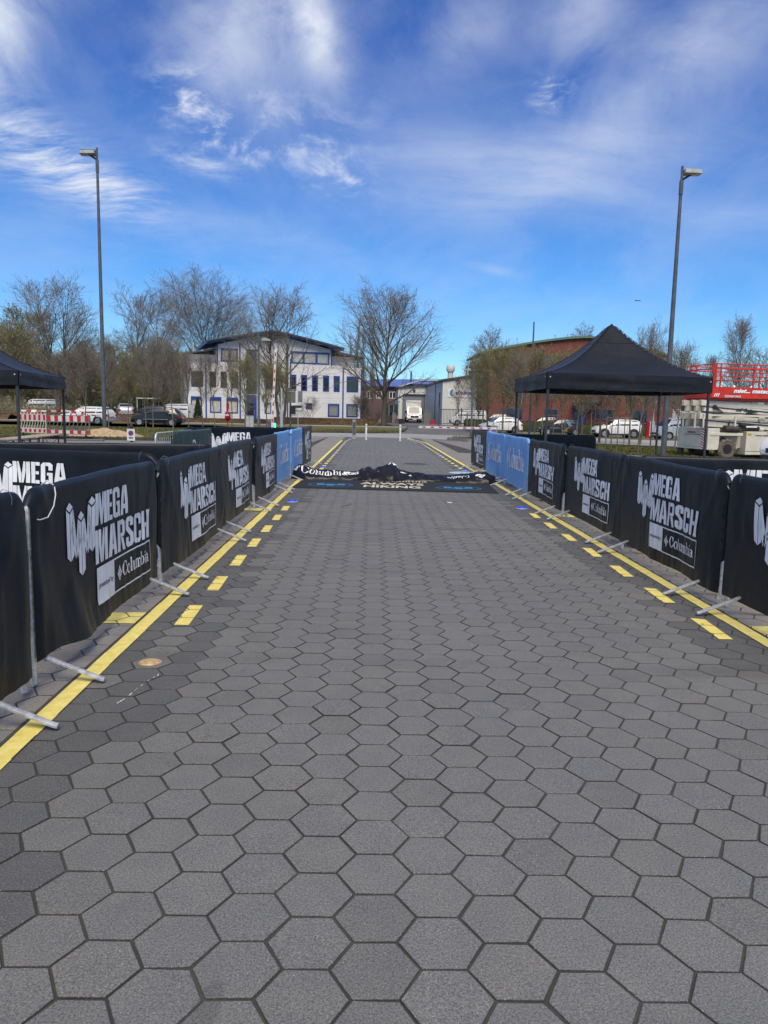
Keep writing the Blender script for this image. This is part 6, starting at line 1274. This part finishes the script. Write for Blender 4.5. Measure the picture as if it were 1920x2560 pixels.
    for sg in (1, -1):
        fx = L*.5; m = MB(); hz = st[-2][2]*k
        m.add([(fx-.02-.0, sg*W*.26, hz-.17), (fx-.12, sg*W*.43, hz-.13), (fx-.36, sg*W*.482, hz+.0), (fx-.10, sg*W*.33, hz+.02), (fx-.005, sg*W*.25, hz-.08)], [(0, 1, 2, 3, 4) if sg < 0 else (4, 3, 2, 1, 0), (4, 3, 2, 1, 0) if sg < 0 else (0, 1, 2, 3, 4)]); m.build('headlight', 'headlight', t)
        m = MB(); rx = -L*.5; rh = st[1][2]*k
        m.box(rx-.005, rx+.26, sg*W*.46-.03 if sg > 0 else sg*W*.46-.012, sg*W*.46+.012 if sg > 0 else sg*W*.46+.03, rh-.20, rh-.01); m.box(rx-.012, rx+.05, min(sg*W*.33, sg*W*.45), max(sg*W*.33, sg*W*.45), rh-.20, rh-.02); m.build('taillight', 'taillight', t)
        m = MB(); mx = S[fr][4][0]-.06; m.tube([(mx, sg*(W*.49), S[fr][4][2]+.04), (mx, sg*(W*.49+.10), S[fr][4][2]+.07)], .02, 5); m.box(mx-.05, mx+.06, sg*(W*.49+.16)-.08, sg*(W*.49+.16)+.06, S[fr][4][2]+.02, S[fr][4][2]+.15); m.build('mirror', paint, t, bevel=.015)
        for xx in (S[i1][0][0]-.02, (S[i1][0][0]+S[i0][0][0])/2-.02):
            m = MB(); m.box(xx-.008, xx+.008, sg*W*.5-.01, sg*W*.5+.003, .3, S[i1][4][2]); m.build('door_seam', 'plastic_black', t)
            m = MB(); m.box(xx-.26, xx-.10, sg*W*.5-.01, sg*W*.5+.018, S[i1][4][2]-.10, S[i1][4][2]-.065); m.build('door_handle', paint if paint != 'black_paint' else 'plastic_black', t)
        m = MB(); m.box(-L*.27, L*.27, sg*W*.5-.04, sg*W*.5+.006, .24*k, (.36 if dark_low else .29)*k); m.build('sill_trim', 'plastic_black', t)
        if dark_low:
            for wx in (w0, w1): m = MB(); m.lathe([(wheel*1.33, -.01), (wheel*1.33, .028), (wheel*1.18, .03)], (wx, sg*(W/2-.005), wheel), 22, 'y', caps=False); m.build('arch_trim', 'plastic_black', t)
    m = MB(); m.box(L*.5-.06, L*.5+.012, -W*.24, W*.24, .46*k, .64*k); m.box(L*.5-.10, L*.5+.006, -W*.36, W*.36, .27*k, .38*k); m.build('grille', 'plastic_black', t, bevel=.01)
    m = MB(); m.box(L*.5+.008, L*.5+.018, -.26, .26, .38*k, .48*k); m.build('number_plate', 'plate', t); m = MB(); m.box(-L*.5-.02, -L*.5-.008, -.26, .26, .62*k, .73*k); m.build('number_plate', 'plate', t)
    m = MB(); m.box(-L*.5-.012, -L*.5+.1, -W*.38, W*.38, .28*k, .42*k); m.build('rear_bumper', 'plastic_black' if dark_low else paint, t, bevel=.02)
    if style in ('estate', 'suv'):
        for sg in (1, -1): m = MB(); m.tube([(S[i0][6][0]+.1, sg*W*.34, S[i0+1][6][2]+.02), (S[i1][6][0]-.1, sg*W*.34, S[i0+1][6][2]+.05)], .018, 5); m.build('roof_rail', 'plastic_black' if style == 'suv' else paint, t)
    return t
LEFT = PI
c2 = car('hatch', -17.95, 64.6, LEFT+.03, 4.2, 1.78, 'black_paint', 'black hatchback parked on the left behind the young trees', H=1.58, wheel=.33); m = MB(); m.box(-1.7, 1.5, .893, .899, .56, .59); m.build('trim_strip', 'galvanised', c2); m = MB(); m.box(-1.7, 1.5, -.899, -.893, .56, .59); m.build('trim_strip', 'galvanised', c2)
car('estate', -24.3, 65.6, LEFT-.12, 4.6, 1.82, 'white_paint', 'white estate car with red tail light beside the tall left lamp post', H=1.50, wheel=.34)
car('hatch', -27.6, 86, rad(112), 4.0, 1.72, 'silver_paint', 'silver hatchback seen from behind, parked far back on the left', H=1.50, z=.42)
car('hatch', -25.2, 88, rad(170), 4.3, 1.8, 'darkgrey_paint', 'dark car under the white carport frame', H=1.4, z=.35)
car('van', -22.6, 89.0, rad(160), 4.4, 1.85, 'white_paint', 'white van behind the roof of the black hatchback', H=1.85, z=.15)
car('van', -40.6, 95, rad(176), 4.6, 1.95, 'white_paint', 'white minibus behind the left construction barrier', H=2.2, z=.1)
car('hatch', 11.85, 71, LEFT+.10, 3.95, 1.74, 'white_paint', 'whitish small hatchback behind the lowered boom gate', H=1.48, wheel=.31)
c8 = car('hatch', 17.42, 71, LEFT+.02, 4.1, 1.74, 'black_paint', 'black small car with blue and yellow stripes on its rear door', H=1.46, wheel=.31)
for sg in (1, -1):
    for nm, mt, P in (('side_stripe', 'sky_sticker', [(-.62, 1.28), (-.30, 1.28), (-.62, .86), (-.95, .86)]), ('side_stripe', 'yellow_sticker', [(-.70, .84), (-.84, .84), (-.30, .46), (-.12, .46)]), ('side_stripe', 'yellow_sticker', [(-.52, .46), (.05, .46), (.05, .38), (-.52, .38)]), ('side_stripe', 'barrier_red', [(-.86, .84), (-1.0, .84), (-1.12, .60), (-1.0, .58)]), ('side_lettering', 'white_print', [(.25, .66), (1.15, .66), (1.15, .69), (.25, .69)])):
        m = MB(); m.add([(a if sg < 0 else a, sg*(.874+.012*(b < .9)), b) for a, b in P], [(0, 1, 2, 3), (3, 2, 1, 0)]); m.build(nm, mt, c8)
car('hatch', 18.0, 80.5, LEFT, 4.3, 1.76, 'darkgrey_paint', 'dark car parked behind the clipped hedge before the brick building', H=1.46, z=-.12)
car('suv', 22.4, 70, LEFT+.02, 4.25, 1.82, 'white_paint', 'white off-road car with dark wheel arches behind the rear tent leg', H=1.68, wheel=.36, dark_low=True)
car('van', 27.7, 68.5, LEFT+.16, 5.0, 1.96, 'silver_paint', 'silver van parked behind the right lamp post', H=1.98, wheel=.34)
car('van', 11.6, 93.5, LEFT+.05, 4.3, 1.8, 'white_paint', 'white and orange van behind the grey bar fence', H=1.85, z=.1); car('hatch', 15.2, 94.5, LEFT, 4.3, 1.8, 'darkgrey_paint', 'dark car behind the grey bar fence', H=1.5, z=.05)
car('van', 16.9, 27.9, LEFT+.25, 4.9, 1.9, 'white_paint', 'white van poking in from the right edge before the lift machine', H=1.95, wheel=.34, z=-.12)
# box truck
t = thing('box_truck', 'white box truck facing the viewer in front of the hall door', 'truck', (5.62, 107, zg(5.6, 107)), -PI/2+.03)
m = MB(); m.prism([(2.95, .38), (3.0, .75), (2.86, 1.12), (2.35, 1.30), (1.95, 2.06), (1.2, 2.2), (.9, 2.2), (.9, .38)], lambda a, b, d: (a, d, b), -.95, .95); m.build('cab', 'white_paint', t, bevel=.05)
m = MB(); m.box(-3.2, .85, -1.06, 1.06, .85, 3.05); m.build('cargo_box', 'hall_white', t, bevel=.03)
m = MB(); m.add([(2.345, -.78, 1.36), (2.345, .78, 1.36), (1.99, .70, 2.02), (1.99, -.70, 2.02)], [(0, 1, 2, 3)]); m.v = [(a+.02, b, c+.01) for a, b, c in m.v]; m.build('windscreen', 'car_glass', t)
m = MB(); m.box(2.94, 3.03, -.55, .55, .72, .98); m.box(2.9, 3.04, -.9, .9, .36, .56); m.build('grille', 'plastic_black', t, bevel=.01)
for s in (1, -1):
    m = MB(); m.box(2.80, 2.97, min(s*.62, s*.92), max(s*.62, s*.92), .80, 1.06); m.build('headlight', 'headlight', t, bevel=.02)
    m = MB(); m.box(1.9, 2.05, min(s*.98, s*1.25), max(s*.98, s*1.25), 1.25, 1.65); m.build('mirror', 'plastic_black', t, bevel=.02)
    for wx in (2.1, -1.9): m = MB(); m.lathe([(.2, -.12), (.36, -.12), (.38, 0), (.36, .12), (.2, .12)], (wx, s*.86, .38), 18, 'y'); m.build('wheel', 'rubber', t)
m = MB(); m.box(3.041, 3.05, -.26, .26, .42, .53); m.build('number_plate', 'plate', t); m = MB(); m.box(3.031, 3.045, -.06, .06, .80, .92); m.build('badge', 'galvanised', t); m = MB(); m.box(-3.1, 2.3, -.4, .4, .45, .84); m.build('chassis', 'plastic_black', t)
# carport, sign stand, aircraft
t = thing('carport', 'white metal carport frame far back on the left', 'carport', (-27.0, 88.6, .3))
for x in (0, 1.85):
    for y in (0, 2.2): m = MB(); m.tube([(x, y, 0), (x, y, 2.2)], .05, 6); m.build('post', 'light_plastic', t)
m = MB(); m.box(-.1, 2.0, -.1, 2.3, 2.2, 2.32); m.build('roof', 'light_plastic', t)
t = thing('notice_stand', 'red and white upright notice stand between the white car and silver van', 'sign', (26.5, 72.6, zg(26, 72))); m = MB(); m.box(-.42, -.14, -.15, .15, 0, 1.55); m.build('side_panel', 'signal_red', t); m = MB(); m.box(-.14, .32, -.15, .15, .2, 1.6); m.box(.05, .2, -.05, .05, 1.6, 2.1); m.build('panel', 'white_post', t); m = MB(); m.box(.1, .42, -.04, .04, 3.3, 5.4); m.tube([(.25, .1, 0), (.25, .1, 5.3)], .05, 6); m.build('banner_flag', 'white_post', t)
t = thing('airliner', 'tiny distant airliner in the sky right of the tent peak', 'airplane', (1352, 4000, 592), rad(8)); m = MB(); m.tube([(-17, 0, 0), (-14, 0, .6), (13, 0, .6), (17, 0, 0)], [.3, 1.9, 1.9, .3], 10); m.build('fuselage', 'dark_trim', t); m = MB(); m.prism([(2, 1), (-3, 16), (-5, 16), (-3, 1)], lambda a, b, d: (a, b, d), -.3, .3); m.prism([(2, -1), (-3, -16), (-5, -16), (-3, -1)], lambda a, b, d: (a, b, d), -.3, .3); m.build('wing', 'dark_trim', t); m = MB(); m.prism([(-13, 1), (-16, 6), (-17.5, 6), (-16, 1)], lambda a, b, d: (a, d, b), -.2, .2); m.build('tail_fin', 'dark_trim', t)

# ------------------------------------------------------------------ scissor lift machine
t = thing('scissor_lift', 'large scissor lift with cream chassis and red railed platform at the right edge', 'lift machine', (14.59, 33.0, -.23), rad(12)); LZ = .23
def lb(nm, mt, *boxes, bevel=.012):
    m = MB()
    for b in boxes: m.box(b[0], b[1], b[2], b[3], b[4]+LZ, b[5]+LZ)
    return m.build(nm, mt, t, bevel=bevel)
lb('chassis', 'lift_cream', (-.02, .55, .0, 2.2, .18, 1.12), (.55, 5.0, .35, 1.9, .25, .85)); lb('side_box', 'lift_cream', (1.88, 4.6, -.03, .5, -.02, 1.0)); lb('engine_cover', 'lift_cream', (-.035, .0, .55, 1.7, .30, .80)); lb('shelf', 'lift_cream', (.07, 1.72, -.02, .45, .80, .93)); lb('fender', 'lift_cream', (.55, 1.85, .42, .5, .3, .8))
lb('panel_gap', 'black_steel', (-.039, -.021, .5, 1.72, .81, .825), (1.9, 4.6, -.034, -.029, .12, .14), (3.2, 3.215, -.034, -.029, .0, .98), bevel=0)
wt = MB(); wt.lathe([(.22, -.15), (.38, -.16), (.45, -.12), (.45, .12), (.38, .16), (.22, .15)], n=28, axis='y', caps=False)
for i in range(28):
    a = 2*PI*i/28; c, s = math.cos(a), math.sin(a); sg = 1 if i % 2 else -1; wt.tube([(c*.455, .02*sg, s*.455), (c*.452, .15*sg, s*.452)], .026, 4)
wme = wt.mesh('tyre', 'tyre_dusty'); wr = MB(); wr.lathe([(.27, -.14), (.25, -.15), (.235, -.08), (.10, -.06), (.09, -.11), (0, -.12)], n=24, axis='y')
for i in range(8): a = 2*PI*i/8; wr.lathe([(.014, -.09), (.0, -.10)], (math.cos(a)*.16, 0, math.sin(a)*.16), 6, 'y')
wrm = wr.mesh('rim', 'black_steel', rad(30))
for x, y in ((.97, .12), (.97, 2.05), (4.1, .12), (4.1, 2.05)):
    w = inst(wme, 'wheel', t, (x, y, .45)); inst(wrm, 'rim', w)
m = MB(); m.tube([(.97, .2, .45), (.97, 2.0, .45)], .09, 8); m.tube([(.95, .25, .5), (.95, .3, .95)], .06, 6); m.box(.4, .75, .9, 1.5, .2, .5); m.build('axle', 'black_steel', t)
# scissor pack
for i, (z0, z1, x0) in enumerate(((1.20, 1.50, -.28), (1.52, 1.83, -.33), (1.86, 2.12, -.36), (2.10, 2.33, -.30))):
    for y in (.22, .82, 1.5):
        o = MB(); o.prism([(x0+.22*(i % 2 == 0), z0+.0), (x0+4.9, z0-.16), (x0+4.9, z1-.22), (x0+.22*(i % 2 == 0), z1)], lambda a, b, d: (a, d, b+LZ), y, y+.13); o.build('scissor_arm', 'lift_cream', t, bevel=.01)
for z0, z1 in ((1.50, 1.30), (1.84, 1.62), (2.09, 1.90), (1.20, 1.05)):
    o = MB(); o.prism([(-.3, z0), (4.6, z0-.30), (4.6, z0-.35), (-.3, z0-.045)], lambda a, b, d: (a, d, b+LZ), .200, .222); o.build('arm_edge', 'black_steel', t)
for x, z, r_ in ((.35, 2.03, .10), (.35, 1.70, .08), (2.75, 1.55, .16), (2.15, 1.86, .10)):
    o = MB(); o.lathe([(r_, .0), (r_, -.05), (r_*.6, -.06), (0, -.06)], (x, .2, z+LZ), 14, 'y'); o.build('pivot', 'black_steel' if r_ < .15 else 'lift_cream', t)
for P in ([(.28, .17, 2.06), (.75, .17, 1.82)], [(.28, .17, 1.66), (.75, .17, 1.74)], [(1.95, .17, 1.78), (2.55, .17, 1.88)]):
    o = MB(); o.tube([(a, b, c+LZ) for a, b, c in P], [.045, .018], 6); o.build('link', 'black_steel', t)
o = MB(); o.tube([(1.60, .10, 1.28+LZ), (2.55, .10, 1.12+LZ)], .10, 12); o.build('cylinder', 'plastic_black', t, smooth=rad(40)); o = MB(); o.box(1.85, 2.4, -.006, 0, 1.17+LZ, 1.24+LZ, rot=0); o.build('cylinder_label', 'white_print', t)
o = MB(); o.tube([(2.55, .10, 1.12+LZ), (2.78, .10, 1.09+LZ)], .085, 12); o.build('cylinder_end', 'lift_cream', t)
o = MB(); o.tube([(.80, .05, 1.10+LZ), (1.45, .05, 1.08+LZ)], .155, 16); o.tube([(1.0, .05, 1.2+LZ), (1.0, .05, 1.36+LZ), (1.05, .0, 1.42+LZ)], .045, 8); o.tube([(1.45, .05, 1.08+LZ), (1.66, .05, .98+LZ)], .06, 8); o.build('exhaust', 'exhaust', t, smooth=rad(40))
o = MB(); o.box(-.33, 4.2, -.03, .03, 1.64+LZ, 1.72+LZ); o.box(-.33, -.27, -.03, .03, 1.15+LZ, 1.70+LZ); o.box(1.25, 1.31, -.03, .03, .95+LZ, 1.68+LZ); o.build('guard_rail', 'lift_cream', t)
o = MB(); 
for y in (.5, 1.35): o.box(-.40, -.34, y-.03, y+.03, 1.12+LZ, 1.76+LZ)
o.box(-.40, -.34, .5, 1.35, 1.70+LZ, 1.76+LZ); o.box(-.40, -.34, .5, 1.35, 1.12+LZ, 1.18+LZ); o.build('ladder_frame', 'lift_cream', t)
# platform
lb('platform', 'lift_red', (.0, 6.0, -.02, 2.0, 2.42, 2.9)); lb('underside', 'lift_red', (.1, 5.9, .1, 1.9, 2.32, 2.42), bevel=0); lb('platform_end', 'lift_red', (-.03, .0, .0, 1.75, 2.42, 2.56))
def rail(pts, r_=.026): m = MB(); m.tube([(a, b, c+LZ) for a, b, c in pts], r_, 6); m.build('railing', 'lift_red', t)
for z in (3.88, 3.68, 3.36, 3.18): rail([(.05, .0, z), (6, .0, z)])
for z in (3.86, 3.66): rail([(.0, .0, z), (.0, 1.6, z)]); rail([(0, 1.9, z), (6, 1.9, z)])
rail([(.0, 1.6, 3.80), (-.02, 1.6, 3.45), (0, 1.6, 2.6)]); rail([(.0, 1.2, 3.80), (0, 1.2, 2.6)])
for x in (.06, .16): rail([(x, 0, 3.9), (x, .0, 2.85)], .035)
for x in (.38, 2.02, 2.33, 4.2): rail([(x, -.01, 3.88), (x, -.01, 2.88)], .036)
for x in (1.5, 3.5): rail([(x, 1.9, 3.86), (x, 1.9, 2.88)])
def words(s, x, z, h, w, mt, shear=.0, off=.01, y=-.042): m = MB(); put_text(m, s, lambda a, b: (x+a, y, z+LZ+b), h, off, shear, width=w); m.build('lettering', mt, t)
words('miet... mateco', 1.05, 2.67, .24, 1.95, 'white_print', .25, .012); words('S230041845', .63, 2.46, .13, .80, 'white_print', 0, .002); words('miet...', 1.42, 1.88, .22, .72, 'dark_print', .25, .012, y=.195); words('www.mateco.de', 2.32, .80, .11, 1.05, 'dark_print', .1, .004, y=-.036)
m = MB(); put_text(m, 'mateco', lambda a, b: (-.045, 1.46-a, .89+LZ+b), .13, .006, .2, width=.62); m.build('lettering', 'red_print', t)
m = MB(); m.box(1.93, 2.12, -.036, -.031, .82+LZ, .93+LZ); m.build('sticker', 'yellow_sticker', t)
m = MB(); m.add([(-.045, .46, .20+LZ), (-.045, .04, .20+LZ), (-.045, .04, 1.10+LZ), (-.045, .46, 1.10+LZ)], [(0, 1, 2, 3)]); sb = m.build('warning_panel', 'white_print', t)
m = MB()
for i in range(8):
    z = .22+i*.112+LZ; m.add([(-.049, .44, z+.07), (-.049, .25, z-.0), (-.049, .25, z+.05), (-.049, .44, z+.12)], [(0, 1, 2, 3)]); m.add([(-.049, .25, z), (-.049, .06, z+.07), (-.049, .06, z+.12), (-.049, .25, z+.05)], [(0, 1, 2, 3)])
m.build('chevrons', 'red_print', sb)
m = MB()
for i in range(3): m.add([(.08+i*.09, -.043, 2.48+LZ), (.13+i*.09, -.043, 2.48+LZ), (.20+i*.09, -.043, 2.62+LZ), (.15+i*.09, -.043, 2.62+LZ)], [(0, 1, 2, 3)])
m.build('hazard_marks', 'white_print', t)
o = MB(); o.tube([(.0, 2.0, .15+LZ), (-.12, 2.0, .15+LZ), (-.12, 1.9, .02+LZ)], .05, 6); o.build('tow_hook', 'black_steel', t)
for x in (1.3, 2.0, 2.9): o = MB(); o.lathe([(.05, 0), (.06, .06), (.03, .14), (0, .15)], (x, 1.2, 2.9+LZ), 8); o.build('beacon', 'white_print', t)
m = MB(); m.tube([(0, 0, 0), (0, 0, 2.3)], .11, 10); t2 = thing('support_column', 'dark blue grey column standing left of the lift machine', 'column', (14.35, 35.2, zg(14, 35))); m.build('post', 'grey_pole', t2)
